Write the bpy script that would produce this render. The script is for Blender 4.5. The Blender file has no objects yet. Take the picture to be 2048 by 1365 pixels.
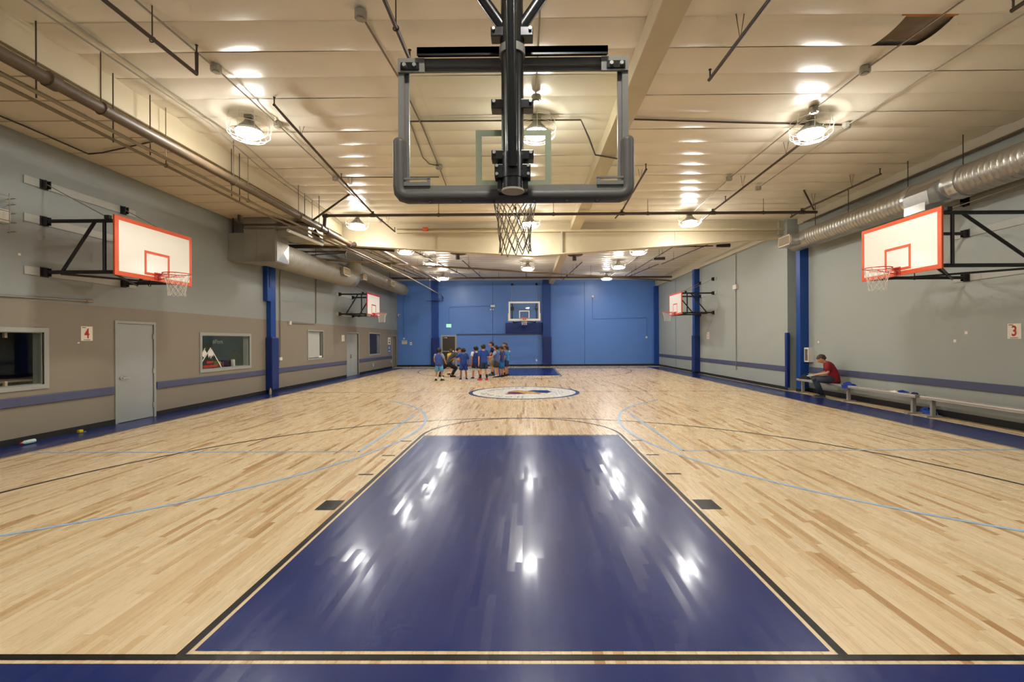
import bpy, bmesh, math, random
from math import pi, sin, cos, radians
from mathutils import Vector, Matrix, Euler
random.seed(7)
scn = bpy.context.scene
COL = scn.collection

# ------------------------------------------------------------------ camera, world, exposure
cam_d = bpy.data.cameras.new('camera')
cam = bpy.data.objects.new('camera', cam_d)
COL.objects.link(cam)
cam_d.sensor_width = 36.0
cam_d.lens = 914.33 / 2048 * 36.0
cam_d.shift_x = -(1044.8 - 1024.0) / 2048
cam_d.shift_y = (681.6 - 682.5) / 2048
cam_d.clip_start = 0.05
cam.location = (0.094, -2.473, 1.712)
_fw = Vector((sin(-0.00795), cos(-0.00795), 0.0))
_rt = Vector((cos(-0.00795), -sin(-0.00795), 0.0))
_up = Vector((0, 0, 1))
_rol = -0.005
_r = _rt * cos(_rol) + _up * sin(_rol)
_u = -_rt * sin(_rol) + _up * cos(_rol)
cam.matrix_world = Matrix((( _r.x, _u.x, -_fw.x, cam.location.x), (_r.y, _u.y, -_fw.y, cam.location.y),
                           (_r.z, _u.z, -_fw.z, cam.location.z), (0, 0, 0, 1)))
scn.camera = cam
world = bpy.data.worlds.new('world'); scn.world = world
world.use_nodes = True
world.node_tree.nodes['Background'].inputs[0].default_value = (0.5, 0.5, 0.5, 1)
world.node_tree.nodes['Background'].inputs[1].default_value = 0.05
scn.view_settings.view_transform = 'Standard'
scn.view_settings.look = 'None'
scn.view_settings.gamma = 1.0
scn.view_settings.use_curve_mapping = False
scn.view_settings.exposure = 1.5
scn.cycles.use_denoising = True
scn.cycles.use_adaptive_sampling = True
scn.cycles.adaptive_threshold = 0.05
scn.cycles.adaptive_min_samples = 12
scn.cycles.caustics_reflective = False
scn.cycles.caustics_refractive = False
scn.cycles.transparent_max_bounces = 8
scn.cycles.max_bounces = 7
scn.cycles.diffuse_bounces = 4
scn.cycles.glossy_bounces = 3
scn.cycles.sample_clamp_indirect = 6.0
LAMP_STRENGTH = 80.0
LAMP_COLOR = (1.0, 0.98, 0.94)

# ------------------------------------------------------------------ materials
def lin(c):
    c /= 255.0
    return c / 12.92 if c <= 0.04045 else ((c + 0.055) / 1.055) ** 2.4
def rgb(r, g, b): return (lin(r), lin(g), lin(b), 1.0)
MATS = {}
class NT:
    def __init__(s, m): s.t = m.node_tree; s.n = s.t.nodes; s.l = s.t.links
    def new(s, k, **kw):
        n = s.n.new(k)
        for a, v in kw.items(): setattr(n, a, v)
        return n
    def link(s, a, b): s.l.new(a, b)
def mat(name, col, rough=0.6, metal=0.0, var=0.06, scale=6.0, bump=0.0, bscale=40.0, coat=0.0, spec=0.5, emit=None, estr=0.0, alpha=None, trans=0.0):
    if name in MATS: return MATS[name]
    m = bpy.data.materials.new(name); m.use_nodes = True
    t = NT(m); p = t.n['Principled BSDF']
    tc = t.new('ShaderNodeTexCoord')
    nz = t.new('ShaderNodeTexNoise'); nz.inputs['Scale'].default_value = scale; nz.inputs['Detail'].default_value = 4
    t.link(tc.outputs['Object'], nz.inputs['Vector'])
    mx = t.new('ShaderNodeMix', data_type='RGBA', blend_type='MULTIPLY')
    mx.inputs[0].default_value = 1.0
    mx.inputs[6].default_value = col
    rp = t.new('ShaderNodeMapRange'); rp.inputs[3].default_value = 1 - var; rp.inputs[4].default_value = 1 + var
    t.link(nz.outputs[0], rp.inputs[0]); t.link(rp.outputs[0], mx.inputs[7])
    t.link(mx.outputs[2], p.inputs['Base Color'])
    p.inputs['Roughness'].default_value = rough
    p.inputs['Metallic'].default_value = metal
    p.inputs['Specular IOR Level'].default_value = spec
    p.inputs['Coat Weight'].default_value = coat
    p.inputs['Coat Roughness'].default_value = 0.08
    p.inputs['Transmission Weight'].default_value = trans
    if bump:
        n2 = t.new('ShaderNodeTexNoise'); n2.inputs['Scale'].default_value = bscale; n2.inputs['Detail'].default_value = 3
        t.link(tc.outputs['Object'], n2.inputs['Vector'])
        b = t.new('ShaderNodeBump'); b.inputs['Strength'].default_value = bump; b.inputs['Distance'].default_value = 0.01
        t.link(n2.outputs[0], b.inputs['Height']); t.link(b.outputs[0], p.inputs['Normal'])
    if emit:
        p.inputs['Emission Color'].default_value = emit; p.inputs['Emission Strength'].default_value = estr
    if alpha is not None: p.inputs['Alpha'].default_value = alpha
    MATS[name] = m
    return m
def glass_mat(name, tint=(1, 1, 1, 1), gloss=0.08, rough=0.02, refl=0.9):
    m = bpy.data.materials.new(name); m.use_nodes = True
    t = NT(m); t.n.remove(t.n['Principled BSDF'])
    out = t.n['Material Output']
    tr = t.new('ShaderNodeBsdfTransparent'); tr.inputs[0].default_value = tint
    gl = t.new('ShaderNodeBsdfGlossy'); gl.inputs['Roughness'].default_value = rough
    nz = t.new('ShaderNodeTexNoise'); nz.inputs['Scale'].default_value = 2.0
    lw = t.new('ShaderNodeLayerWeight'); lw.inputs['Blend'].default_value = 0.5
    pw = t.new('ShaderNodeMath', operation='POWER'); pw.inputs[1].default_value = 5.0; t.link(lw.outputs['Facing'], pw.inputs[0])
    sc_ = t.new('ShaderNodeMath', operation='MULTIPLY_ADD'); sc_.inputs[1].default_value = refl; sc_.inputs[2].default_value = 0.03; t.link(pw.outputs[0], sc_.inputs[0])
    ad = t.new('ShaderNodeMath', operation='MULTIPLY_ADD'); ad.inputs[1].default_value = gloss * 0.2
    t.link(nz.outputs[0], ad.inputs[0]); t.link(sc_.outputs[0], ad.inputs[2])
    mx = t.new('ShaderNodeMixShader')
    t.link(ad.outputs[0], mx.inputs[0]); t.link(tr.outputs[0], mx.inputs[1]); t.link(gl.outputs[0], mx.inputs[2])
    t.link(mx.outputs[0], out.inputs[0])
    return m
def wood_group():
    g = bpy.data.node_groups.new('maple', 'ShaderNodeTree')
    g.interface.new_socket('Tone', in_out='INPUT', socket_type='NodeSocketFloat')
    g.interface.new_socket('Color', in_out='OUTPUT', socket_type='NodeSocketColor')
    g.interface.new_socket('Rough', in_out='OUTPUT', socket_type='NodeSocketFloat')
    n = g.nodes; l = g.links
    gi = n.new('NodeGroupInput'); go = n.new('NodeGroupOutput')
    geo = n.new('ShaderNodeNewGeometry')
    off = n.new('ShaderNodeVectorMath'); off.operation = 'MULTIPLY_ADD'
    comb = n.new('ShaderNodeCombineXYZ')
    l.new(gi.outputs[0], comb.inputs[2])
    off.inputs[1].default_value = (20.0, 1.6, 1.0)
    sc = n.new('ShaderNodeVectorMath'); sc.operation = 'SCALE'; sc.inputs['Scale'].default_value = 57.0
    l.new(comb.outputs[0], sc.inputs[0]); l.new(geo.outputs['Position'], off.inputs[0]); l.new(sc.outputs[0], off.inputs[2])
    nz = n.new('ShaderNodeTexNoise'); nz.inputs['Scale'].default_value = 1.0; nz.inputs['Detail'].default_value = 5; nz.inputs['Roughness'].default_value = 0.6
    l.new(off.outputs[0], nz.inputs['Vector'])
    ramp = n.new('ShaderNodeValToRGB')
    e = ramp.color_ramp.elements
    e[0].position = 0.0; e[0].color = rgb(208, 176, 128)
    e[1].position = 1.0; e[1].color = rgb(172, 130, 82)
    for ps, c in ((0.2, (220, 194, 151)), (0.55, (228, 205, 166)), (0.76, (220, 193, 150)), (0.88, (204, 169, 121))):
        x = ramp.color_ramp.elements.new(ps); x.color = rgb(*c)
    l.new(gi.outputs[0], ramp.inputs[0])
    gr = n.new('ShaderNodeValToRGB')
    gr.color_ramp.elements[0].position = 0.25; gr.color_ramp.elements[0].color = (0.62, 0.56, 0.5, 1)
    gr.color_ramp.elements[1].position = 0.62; gr.color_ramp.elements[1].color = (1.05, 1.05, 1.05, 1)
    l.new(nz.outputs[0], gr.inputs[0])
    mx = n.new('ShaderNodeMix'); mx.data_type = 'RGBA'; mx.blend_type = 'MULTIPLY'; mx.inputs[0].default_value = 0.3
    l.new(ramp.outputs[0], mx.inputs[6]); l.new(gr.outputs[0], mx.inputs[7])
    l.new(mx.outputs[2], go.inputs[0])
    mr = n.new('ShaderNodeMapRange'); mr.inputs[3].default_value = 0.22; mr.inputs[4].default_value = 0.34
    l.new(nz.outputs[0], mr.inputs[0]); l.new(mr.outputs[0], go.inputs[1])
    return g
WG = wood_group()
def wood_mat(name, src):
    m = bpy.data.materials.new(name); m.use_nodes = True
    t = NT(m); p = t.n['Principled BSDF']
    g = t.new('ShaderNodeGroup'); g.node_tree = WG
    if src == 'attr':
        a = t.new('ShaderNodeAttribute'); a.attribute_name = 'tone'; t.link(a.outputs['Fac'], g.inputs[0])
    else:
        a = t.new('ShaderNodeObjectInfo'); mr = t.new('ShaderNodeMapRange'); mr.inputs[3].default_value = 0.1; mr.inputs[4].default_value = 0.95; t.link(a.outputs['Random'], mr.inputs[0]); t.link(mr.outputs[0], g.inputs[0])
    t.link(g.outputs[0], p.inputs['Base Color']); t.link(g.outputs[1], p.inputs['Roughness'])
    p.inputs['Specular IOR Level'].default_value = 0.45
    return m
WOOD_A = wood_mat('maple_boards', 'attr'); WOOD_O = wood_mat('maple_board', 'obj')
def paint_mat(name, col, col2=None, rough=0.2):
    # gym floor paint: follows the boards beneath, each board tilts the sheen a little
    m = bpy.data.materials.new(name); m.use_nodes = True
    t = NT(m); p = t.n['Principled BSDF']
    geo = t.new('ShaderNodeNewGeometry')
    sx = t.new('ShaderNodeSeparateXYZ'); t.link(geo.outputs['Position'], sx.inputs[0])
    def mth(op, x, y=None):
        n_ = t.new('ShaderNodeMath', operation=op)
        for i, v in enumerate((x, y)):
            if v is None: continue
            if isinstance(v, (int, float)): n_.inputs[i].default_value = v
            else: t.link(v, n_.inputs[i])
        return n_.outputs[0]
    row = mth('FLOOR', mth('DIVIDE', sx.outputs['X'], 0.057))
    rw = t.new('ShaderNodeTexWhiteNoise', noise_dimensions='1D'); t.link(row, rw.inputs['W'])
    colm = mth('FLOOR', mth('DIVIDE', mth('ADD', sx.outputs['Y'], mth('MULTIPLY', rw.outputs['Value'], 3.0)), 0.7))
    cmb = t.new('ShaderNodeCombineXYZ'); t.link(row, cmb.inputs[0]); t.link(colm, cmb.inputs[1])
    nz = t.new('ShaderNodeTexNoise'); nz.inputs['Scale'].default_value = 2.2; nz.inputs['Detail'].default_value = 6
    t.link(geo.outputs['Position'], nz.inputs['Vector'])
    ramp = t.new('ShaderNodeMix', data_type='RGBA'); ramp.inputs[6].default_value = col; ramp.inputs[7].default_value = col2 or col
    t.link(nz.outputs[0], ramp.inputs[0]); t.link(ramp.outputs[2], p.inputs['Base Color'])
    mr = t.new('ShaderNodeMapRange'); mr.inputs[3].default_value = rough * 0.97; mr.inputs[4].default_value = rough * 1.2
    t.link(nz.outputs[0], mr.inputs[0]); t.link(mr.outputs[0], p.inputs['Roughness'])
    sub = t.new('ShaderNodeVectorMath', operation='SUBTRACT'); sub.inputs[1].default_value = (0.5, 0.5, 0.5)
    wn = t.new('ShaderNodeTexWhiteNoise', noise_dimensions='2D'); t.link(cmb.outputs[0], wn.inputs['Vector'])
    t.link(wn.outputs['Color'], sub.inputs[0])
    scl = t.new('ShaderNodeVectorMath', operation='MULTIPLY'); scl.inputs[1].default_value = (0.042, 0.01, 0.0)
    t.link(sub.outputs[0], scl.inputs[0])
    add = t.new('ShaderNodeVectorMath', operation='ADD'); t.link(geo.outputs['Normal'], add.inputs[0]); t.link(scl.outputs[0], add.inputs[1])
    nm = t.new('ShaderNodeVectorMath', operation='NORMALIZE'); t.link(add.outputs[0], nm.inputs[0])
    t.link(nm.outputs[0], p.inputs['Normal']); t.link(nm.outputs[0], p.inputs['Coat Normal'])
    p.inputs['Coat Roughness'].default_value = 0.12
    cw = t.new('ShaderNodeMapRange'); cw.inputs[3].default_value = 0.1; cw.inputs[4].default_value = 0.42; t.link(wn.outputs['Value'], cw.inputs[0]); t.link(cw.outputs[0], p.inputs['Coat Weight'])
    p.inputs['Specular IOR Level'].default_value = 0.18
    return m
def two_tone(name, low, high, z):
    m = mat(name, high, 0.55, var=0.03, scale=1.4, bump=0.08, bscale=120)
    t = NT(m); p = t.n['Principled BSDF']
    mx = [n for n in t.n if n.type == 'MIX'][0]
    geo = t.new('ShaderNodeNewGeometry'); sx = t.new('ShaderNodeSeparateXYZ'); t.link(geo.outputs['Position'], sx.inputs[0])
    gt = t.new('ShaderNodeMath', operation='GREATER_THAN'); gt.inputs[1].default_value = z; t.link(sx.outputs['Z'], gt.inputs[0])
    m2 = t.new('ShaderNodeMix', data_type='RGBA'); m2.inputs[6].default_value = low; m2.inputs[7].default_value = high
    t.link(gt.outputs[0], m2.inputs[0]); t.link(m2.outputs[2], mx.inputs[6])
    return m

BLUE_PAINT = paint_mat('court_blue', rgb(15, 33, 92), rgb(22, 43, 108), 0.29)
BLACK_PAINT = paint_mat('court_black', rgb(17, 16, 15), rgb(22, 21, 20), 0.32)
SKY_PAINT = paint_mat('court_sky_blue', rgb(156, 190, 220), rgb(164, 196, 224), 0.3)
WHITE_PAINT = paint_mat('court_white', rgb(232, 228, 214), rgb(236, 232, 220), 0.3)
MAROON = paint_mat('court_maroon', rgb(110, 34, 62), None, 0.3)
GOLD = paint_mat('court_gold', rgb(206, 160, 62), None, 0.3)
NAVY_LOGO = paint_mat('court_navy', rgb(34, 52, 110), None, 0.3)
W_LEFT = two_tone('wall_left_paint', rgb(138, 129, 113), rgb(148, 153, 149), 2.45)
W_GREY = mat('wall_grey_paint', rgb(164, 170, 164), 0.55, var=0.04, scale=1.2, bump=0.08, bscale=120)
W_BLUE = mat('wall_blue_paint', rgb(92, 136, 212), 0.36, var=0.05, scale=0.9, bump=0.06, bscale=90)
COL_BLUE = mat('column_blue', rgb(16, 66, 148), 0.4, var=0.08)
PAD_BLUE = mat('pad_navy', rgb(12, 42, 110), 0.42, var=0.08)
RAIL = mat('rail_slate', rgb(78, 84, 112), 0.5, var=0.05)
BASE_BLACK = mat('rubber_black', rgb(22, 21, 20), 0.6, var=0.1)
CEIL = mat('ceiling_vinyl', rgb(232, 223, 203), 0.26, var=0.05, scale=1.5, bump=0.5, bscale=3.0, spec=0.5)
SOFF = mat('soffit_vinyl', rgb(226, 210, 182), 0.45, var=0.06, scale=2, bump=0.15, bscale=5)
BEAM = mat('beam_cream', rgb(204, 190, 158), 0.5, var=0.06, scale=2)
BEAM2 = mat('beam_taupe', rgb(190, 182, 160), 0.5, var=0.06, scale=2)
DARKPIPE = mat('pipe_brown', rgb(66, 52, 42), 0.5, var=0.15)
BIGPIPE = mat('pipe_rust', rgb(92, 76, 56), 0.5, var=0.25, scale=5)
TANPIPE = mat('pipe_tan', rgb(112, 94, 66), 0.5, var=0.15)
CONDUIT = mat('conduit_grey', rgb(150, 144, 130), 0.4, metal=0.3, var=0.1)
CREAM_PIPE = mat('pipe_cream', rgb(138, 122, 94), 0.4, var=0.08)
BOX_GREY = mat('junction_grey', rgb(160, 154, 140), 0.5, metal=0.3, var=0.12)
GALV = mat('galvanised', rgb(176, 172, 160), 0.38, metal=0.75, var=0.14, scale=9, bump=0.1, bscale=14)
GALV_SHINY = mat('galvanised_bright', rgb(200, 200, 196), 0.28, metal=0.85, var=0.12, scale=10)
DUCT_PAINT = mat('duct_grey', rgb(150, 145, 132), 0.5, metal=0.3, var=0.08)
GRILLE = mat('register_cream', rgb(206, 194, 168), 0.5, var=0.05)
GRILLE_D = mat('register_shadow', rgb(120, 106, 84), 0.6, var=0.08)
STEEL_BLACK = mat('steel_black', rgb(17, 17, 18), 0.3, metal=0.0, var=0.1, coat=0.25)
TUBE_BLACK = mat('tube_black', rgb(30, 30, 31), 0.5, var=0.12)
FRAME_GREY = mat('frame_grey', rgb(126, 122, 114), 0.4, var=0.06)
PAD_GREY = mat('pad_grey', rgb(90, 86, 80), 0.5, var=0.06)
BOLT = mat('bolt_zinc', rgb(190, 188, 180), 0.35, metal=0.7, var=0.1)
BOARD_WHITE = mat('board_white', rgb(236, 230, 218), 0.16, var=0.02)
ORANGE = mat('board_orange', rgb(214, 84, 40), 0.25, var=0.06)
RED_TRIM = mat('board_red', rgb(190, 52, 48), 0.25, var=0.06)
RIM_RED = mat('rim_red', rgb(196, 56, 34), 0.35, var=0.08)
NET = mat('net_cord', rgb(216, 206, 190), 0.8, var=0.08)
NET_GREY = mat('net_cord_worn', rgb(176, 166, 146), 0.8, var=0.1)
FRAME_WHITE = mat('frame_white', rgb(232, 230, 220), 0.3, var=0.03)
TARGET = mat('target_grey', rgb(168, 168, 146), 0.5, var=0.04)
DOOR_GREY = mat('door_grey', rgb(158, 162, 160), 0.45, var=0.05, scale=1.5)
FRAME_PAINT = mat('jamb_grey', rgb(160, 162, 154), 0.45, var=0.04)
DOOR_BROWN = mat('door_brown', rgb(62, 58, 50), 0.4, var=0.08)
DARK_ROOM = mat('dark_room', rgb(70, 72, 70), 0.8, var=0.1)
OFFICE = mat('office_wall', rgb(126, 132, 112), 0.8, var=0.12, scale=2)
CHROME = mat('chrome', rgb(205, 205, 200), 0.2, metal=0.9, var=0.03)
BLIND = mat('blind_white', rgb(236, 233, 220), 0.6, var=0.03)
PAPER = mat('paper', rgb(236, 228, 212), 0.7, var=0.03)
RED_INK = mat('ink_red', rgb(190, 44, 40), 0.7, var=0.05)
DARK_INK = mat('ink_dark', rgb(44, 42, 42), 0.7, var=0.05)
BLUE_INK = mat('ink_blue', rgb(66, 120, 190), 0.6, var=0.05)
ALU = mat('aluminium', rgb(206, 200, 190), 0.3, metal=0.5, var=0.06)
ALU_D = mat('aluminium_leg', rgb(168, 164, 156), 0.4, metal=0.35, var=0.08)
WHITE_PL = mat('white_plastic', rgb(226, 224, 214), 0.4, var=0.03)
GREEN_LIT = mat('exit_green', rgb(150, 235, 180), 0.5, var=0.02, emit=rgb(96, 222, 136), estr=.9)
LENS = mat('lamp_lens', (0.9, 0.9, 0.9, 1), 0.4, var=0.0, emit=(*LAMP_COLOR, 1), estr=LAMP_STRENGTH)
HOUSING = mat('lamp_housing', rgb(128, 126, 118), 0.4, var=0.04)
WIRE = mat('guard_wire', rgb(224, 220, 206), 0.35, metal=0.3, var=0.04)
GLASS = glass_mat('board_glass', (0.95, 0.97, 0.94, 1))
WGLASS = glass_mat('window_glass', (0.92, 0.93, 0.92, 1), refl=0.45)
BOARD_BACK = mat('timber_grey', rgb(176, 177, 170), 0.6, var=0.06)

# ------------------------------------------------------------------ mesh helpers
class MB:
    def __init__(s): s.v = []; s.f = []
    def add(s, vs, fs):
        o = len(s.v); s.v += [tuple(v) for v in vs]; s.f += [tuple(i + o for i in f) for f in fs]; return s
    def box(s, x0, x1, y0, y1, z0, z1):
        if x0 > x1: x0, x1 = x1, x0
        if y0 > y1: y0, y1 = y1, y0
        if z0 > z1: z0, z1 = z1, z0
        return s.add([(x0, y0, z0), (x1, y0, z0), (x1, y1, z0), (x0, y1, z0), (x0, y0, z1), (x1, y0, z1), (x1, y1, z1), (x0, y1, z1)],
                     [(0, 3, 2, 1), (4, 5, 6, 7), (0, 1, 5, 4), (1, 2, 6, 5), (2, 3, 7, 6), (3, 0, 4, 7)])
    def rbox(s, x0, x1, y0, y1, z0, z1, b):
        # box with bevelled edges
        bm = bmesh.new(); bmesh.ops.create_cube(bm, size=1.0)
        for v in bm.verts: v.co = Vector((x0 + (v.co.x + .5) * (x1 - x0), y0 + (v.co.y + .5) * (y1 - y0), z0 + (v.co.z + .5) * (z1 - z0)))
        bmesh.ops.bevel(bm, geom=bm.edges[:], offset=b, segments=2, affect='EDGES', profile=0.6)
        bm.verts.index_update()
        s.add([v.co[:] for v in bm.verts], [[v.index for v in f.verts] for f in bm.faces]); bm.free(); return s
    def quad(s, a, b, c, d): return s.add([a, b, c, d], [(0, 1, 2, 3)])
    def prism(s, poly, axis, lo, hi):
        # poly: 2D points in the two other axes, extruded along axis
        n = len(poly); vs = []
        for t in (lo, hi):
            for (a, b) in poly:
                vs.append({'x': (t, a, b), 'y': (a, t, b), 'z': (a, b, t)}[axis])
        fs = [tuple(range(n))[::-1], tuple(range(n, 2 * n))] + [(i, (i + 1) % n, n + (i + 1) % n, n + i) for i in range(n)]
        return s.add(vs, fs)
    def tube(s, pts, r, n=8, caps=True, squash=None, up=None):
        # swept tube through pts; r number or list; squash: (a,b) factors on the two ring axes
        P = [Vector(p) for p in pts]; R = r if isinstance(r, (list, tuple)) else [r] * len(P)
        prev = None; rings = []; vs = []
        for i, p in enumerate(P):
            d = (P[min(i + 1, len(P) - 1)] - P[max(i - 1, 0)]).normalized()
            if prev is None:
                a = Vector(up) if up else (Vector((0, 0, 1)) if abs(d.z) < 0.9 else Vector((1, 0, 0)))
            else: a = prev
            u = (a - d * a.dot(d)).normalized(); w = d.cross(u); prev = u
            rr = R[i]
            ru, rw = (rr if isinstance(rr, (list, tuple)) else (rr, rr))
            for k in range(n):
                t = 2 * pi * k / n
                vs.append(p + u * (ru * cos(t)) + w * (rw * sin(t)))
        fs = []
        for i in range(len(P) - 1):
            for k in range(n):
                fs.append((i * n + k, i * n + (k + 1) % n, (i + 1) * n + (k + 1) % n, (i + 1) * n + k))
        if caps:
            fs.append(tuple(range(n))[::-1]); fs.append(tuple((len(P) - 1) * n + k for k in range(n)))
        return s.add(vs, fs)
    def ball(s, c, r, n=10, m=7):
        c = Vector(c); rx, ry, rz = (r if isinstance(r, (list, tuple)) else (r, r, r))
        vs = [c + Vector((0, 0, -rz))]
        for i in range(1, m):
            ph = -pi / 2 + pi * i / m
            for k in range(n):
                t = 2 * pi * k / n
                vs.append(c + Vector((rx * cos(ph) * cos(t), ry * cos(ph) * sin(t), rz * sin(ph))))
        vs.append(c + Vector((0, 0, rz)))
        fs = [(0, 1 + (k + 1) % n, 1 + k) for k in range(n)]
        for i in range(m - 2):
            for k in range(n):
                a = 1 + i * n
                fs.append((a + k, a + (k + 1) % n, a + n + (k + 1) % n, a + n + k))
        a = 1 + (m - 2) * n; t = len(vs) - 1
        fs += [(a + k, a + (k + 1) % n, t) for k in range(n)]
        return s.add(vs, fs)
    def lathe(s, prof, c=(0, 0, 0), n=24):
        c = Vector(c); vs = []; fs = []
        for (r, z) in prof:
            for k in range(n):
                t = 2 * pi * k / n; vs.append(c + Vector((r * cos(t), r * sin(t), z)))
        for i in range(len(prof) - 1):
            for k in range(n):
                fs.append((i * n + k, i * n + (k + 1) % n, (i + 1) * n + (k + 1) % n, (i + 1) * n + k))
        return s.add(vs, fs)
    def ring(s, c, R, r, n=24, m=6, ax=('x', 'y')):
        c = Vector(c); A = {'x': Vector((1, 0, 0)), 'y': Vector((0, 1, 0)), 'z': Vector((0, 0, 1))}
        a, b = A[ax[0]], A[ax[1]]; w = a.cross(b); vs = []; fs = []
        for k in range(n):
            t = 2 * pi * k / n; d = a * cos(t) + b * sin(t)
            for j in range(m):
                q = 2 * pi * j / m; vs.append(c + d * (R + r * cos(q)) + w * (r * sin(q)))
        for k in range(n):
            for j in range(m):
                fs.append((k * m + j, ((k + 1) % n) * m + j, ((k + 1) % n) * m + (j + 1) % m, k * m + (j + 1) % m))
        return s.add(vs, fs)
    def xf(s, M, i0=0):
        for i in range(i0, len(s.v)): s.v[i] = tuple(M @ Vector(s.v[i]))
        return s

def root_loc(o):
    l = Vector((0, 0, 0))
    while o is not None: l += o.location; o = o.parent
    return l
def link(o, parent=None):
    COL.objects.link(o)
    if parent: o.parent = parent
    return o
def obj(name, mb, m, parent=None, loc=None, smooth=True, local=False, ang=35):
    me = bpy.data.meshes.new(name)
    l = Vector(loc) if loc else Vector((0, 0, 0))
    off = Vector((0, 0, 0)) if local else l + (root_loc(parent) if parent else Vector((0, 0, 0)))
    me.from_pydata([tuple(Vector(v) - off) for v in mb.v], [], mb.f)
    bm = bmesh.new(); bm.from_mesh(me)
    bmesh.ops.recalc_face_normals(bm, faces=bm.faces[:]); bm.to_mesh(me); bm.free()
    if m: me.materials.append(m)
    if smooth:
        me.polygons.foreach_set('use_smooth', [True] * len(me.polygons))
        me.set_sharp_from_angle(angle=radians(ang))
    o = bpy.data.objects.new(name, me)
    o.location = l
    return link(o, parent)
def tag(o, label, cat, group=None):
    o['label'] = label; o['category'] = cat
    if group: o['group'] = group
    return o
def thing(name, label, cat, loc=(0, 0, 0), group=None, rotz=0.0):
    o = bpy.data.objects.new(name, None); o.location = loc; o.rotation_euler = (0, 0, rotz)
    link(o); o.empty_display_size = 0.2
    return tag(o, label, cat, group)
def struct(o, label=None):
    o['kind'] = 'structure'
    if label: o['label'] = label
    return o
def copy_tree(o, parent=None):
    c = o.copy(); COL.objects.link(c)
    if parent: c.parent = parent
    for ch in list(o.children): copy_tree(ch, c)
    return c
def text_mesh(txt, size, extrude=0.0004, bold=0.0):
    cu = bpy.data.curves.new('lettering', 'FONT'); cu.body = txt; cu.size = size; cu.extrude = extrude; cu.offset = bold
    cu.align_x = 'CENTER'; cu.align_y = 'CENTER'
    o = bpy.data.objects.new('lettering', cu); COL.objects.link(o)
    dg = bpy.context.evaluated_depsgraph_get()
    me = bpy.data.meshes.new_from_object(o.evaluated_get(dg))
    bpy.data.objects.remove(o); bpy.data.curves.remove(cu)
    mb = MB(); mb.add([v.co[:] for v in me.vertices], [tuple(p.vertices) for p in me.polygons])
    bpy.data.meshes.remove(me)
    return mb
ML = Matrix(((0, 0, 1, 0), (1, 0, 0, 0), (0, 1, 0, 0), (0, 0, 0, 1)))      # text plane -> wall facing +X, reads along +Y
MR = Matrix(((0, 0, -1, 0), (-1, 0, 0, 0), (0, 1, 0, 0), (0, 0, 0, 1)))    # wall facing -X, reads along -Y
MBK = Matrix(((1, 0, 0, 0), (0, 0, -1, 0), (0, 1, 0, 0), (0, 0, 0, 1)))    # wall facing -Y, reads along +X
def T(x, y, z): return Matrix.Translation((x, y, z))

# room constants
XL, XN, XF, YB, YF, ZC = -8.5, 9.24, 8.85, 28.0, -3.2, 5.75
YJ = 12.8
XS, ZS = -6.15, 5.3       # inner face and underside of the side soffit

# ================================================================== FLOOR
slab = MB().box(XL - 0.25, XN + 0.25, YF - 0.2, YB + 0.2, -0.12, -0.0205)
floor = struct(obj('floor', slab, BASE_BLACK), 'pale maple strip gym floor with painted court')
PW = 0.057
def boards():
    rnd = random.Random(11); out = []
    x = XL; 
    while x < XN:
        y = YF - rnd.random() * 1.0
        while y < YB:
            ln = rnd.uniform(0.22, 1.5) if rnd.random() < 0.8 else rnd.uniform(0.15, 0.4)
            y1 = min(y + ln, YB)
            a = max(y, YF)
            if y1 - a > 0.05:
                t = rnd.betavariate(2.2, 2.0)
                if rnd.random() < 0.045: t = rnd.uniform(0.86, 1.0)
                out.append((x, a, y1, t, rnd.gauss(0, 0.0045), rnd.gauss(0, 0.0016)))
            y = y1
        x += PW
    return out
BOARDS = boards()
def score(b):
    x, a, y1 = b[0], b[1], b[2]; cx = x + PW / 2; cy = (a + y1) / 2; d = cy + 2.473
    if a < 0.03 or d < 2.5: return 0
    px = 1044.8 + 914.33 * (cx - 0.094) / d
    if px < 0 or px > 2048: return 0
    if abs(cx) < 1.86 and cy < 5.8: return 0
    if cx < -7.7 or cx > 7.7: return 0
    return (y1 - a) / d ** 3
order = sorted(range(len(BOARDS)), key=lambda i: -score(BOARDS[i]))
near = set(order[:300])
G = 0.0009
one = MB().box(G / 2, PW - G / 2, 0, 1, -0.02, 0.0)
pm = None
vs, fs, tones = [], [], []
for i, (x, a, y1, t, tl, tl2) in enumerate(BOARDS):
    if i in near:
        if pm is None:
            o = obj('floor_plank', one, WOOD_O, floor, smooth=False, local=True); pm = o.data
        else:
            o = bpy.data.objects.new('floor_plank', pm); link(o, floor)
        o.location = (x, a + G / 2, 0.0); o.scale = (1, y1 - a - G, 1)
        o.rotation_euler = (tl2 * 0.05, tl * 0.6, 0)
    else:
        x0, x1, b0, b1 = x + G / 2, x + PW - G / 2, a + G / 2, y1 - G / 2
        w = (x1 - x0) / 2 * tl; l = (b1 - b0) / 2 * tl2 * 0.5
        l = max(-0.0006, min(0.0006, l))
        o_ = len(vs)
        vs += [(x0, b0, w - l), (x1, b0, -w - l), (x1, b1, -w + l), (x0, b1, w + l), (x0, b0, -.02), (x1, b0, -.02), (x1, b1, -.02), (x0, b1, -.02)]
        fs += [(o_, o_ + 1, o_ + 2, o_ + 3), (o_ + 4, o_ + 5, o_ + 1, o_), (o_ + 5, o_ + 6, o_ + 2, o_ + 1), (o_ + 6, o_ + 7, o_ + 3, o_ + 2), (o_ + 7, o_ + 4, o_, o_ + 3)]
        tones += [t] * 5
me = bpy.data.meshes.new('plank_field'); me.from_pydata(vs, [], fs); me.materials.append(WOOD_A)
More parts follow.
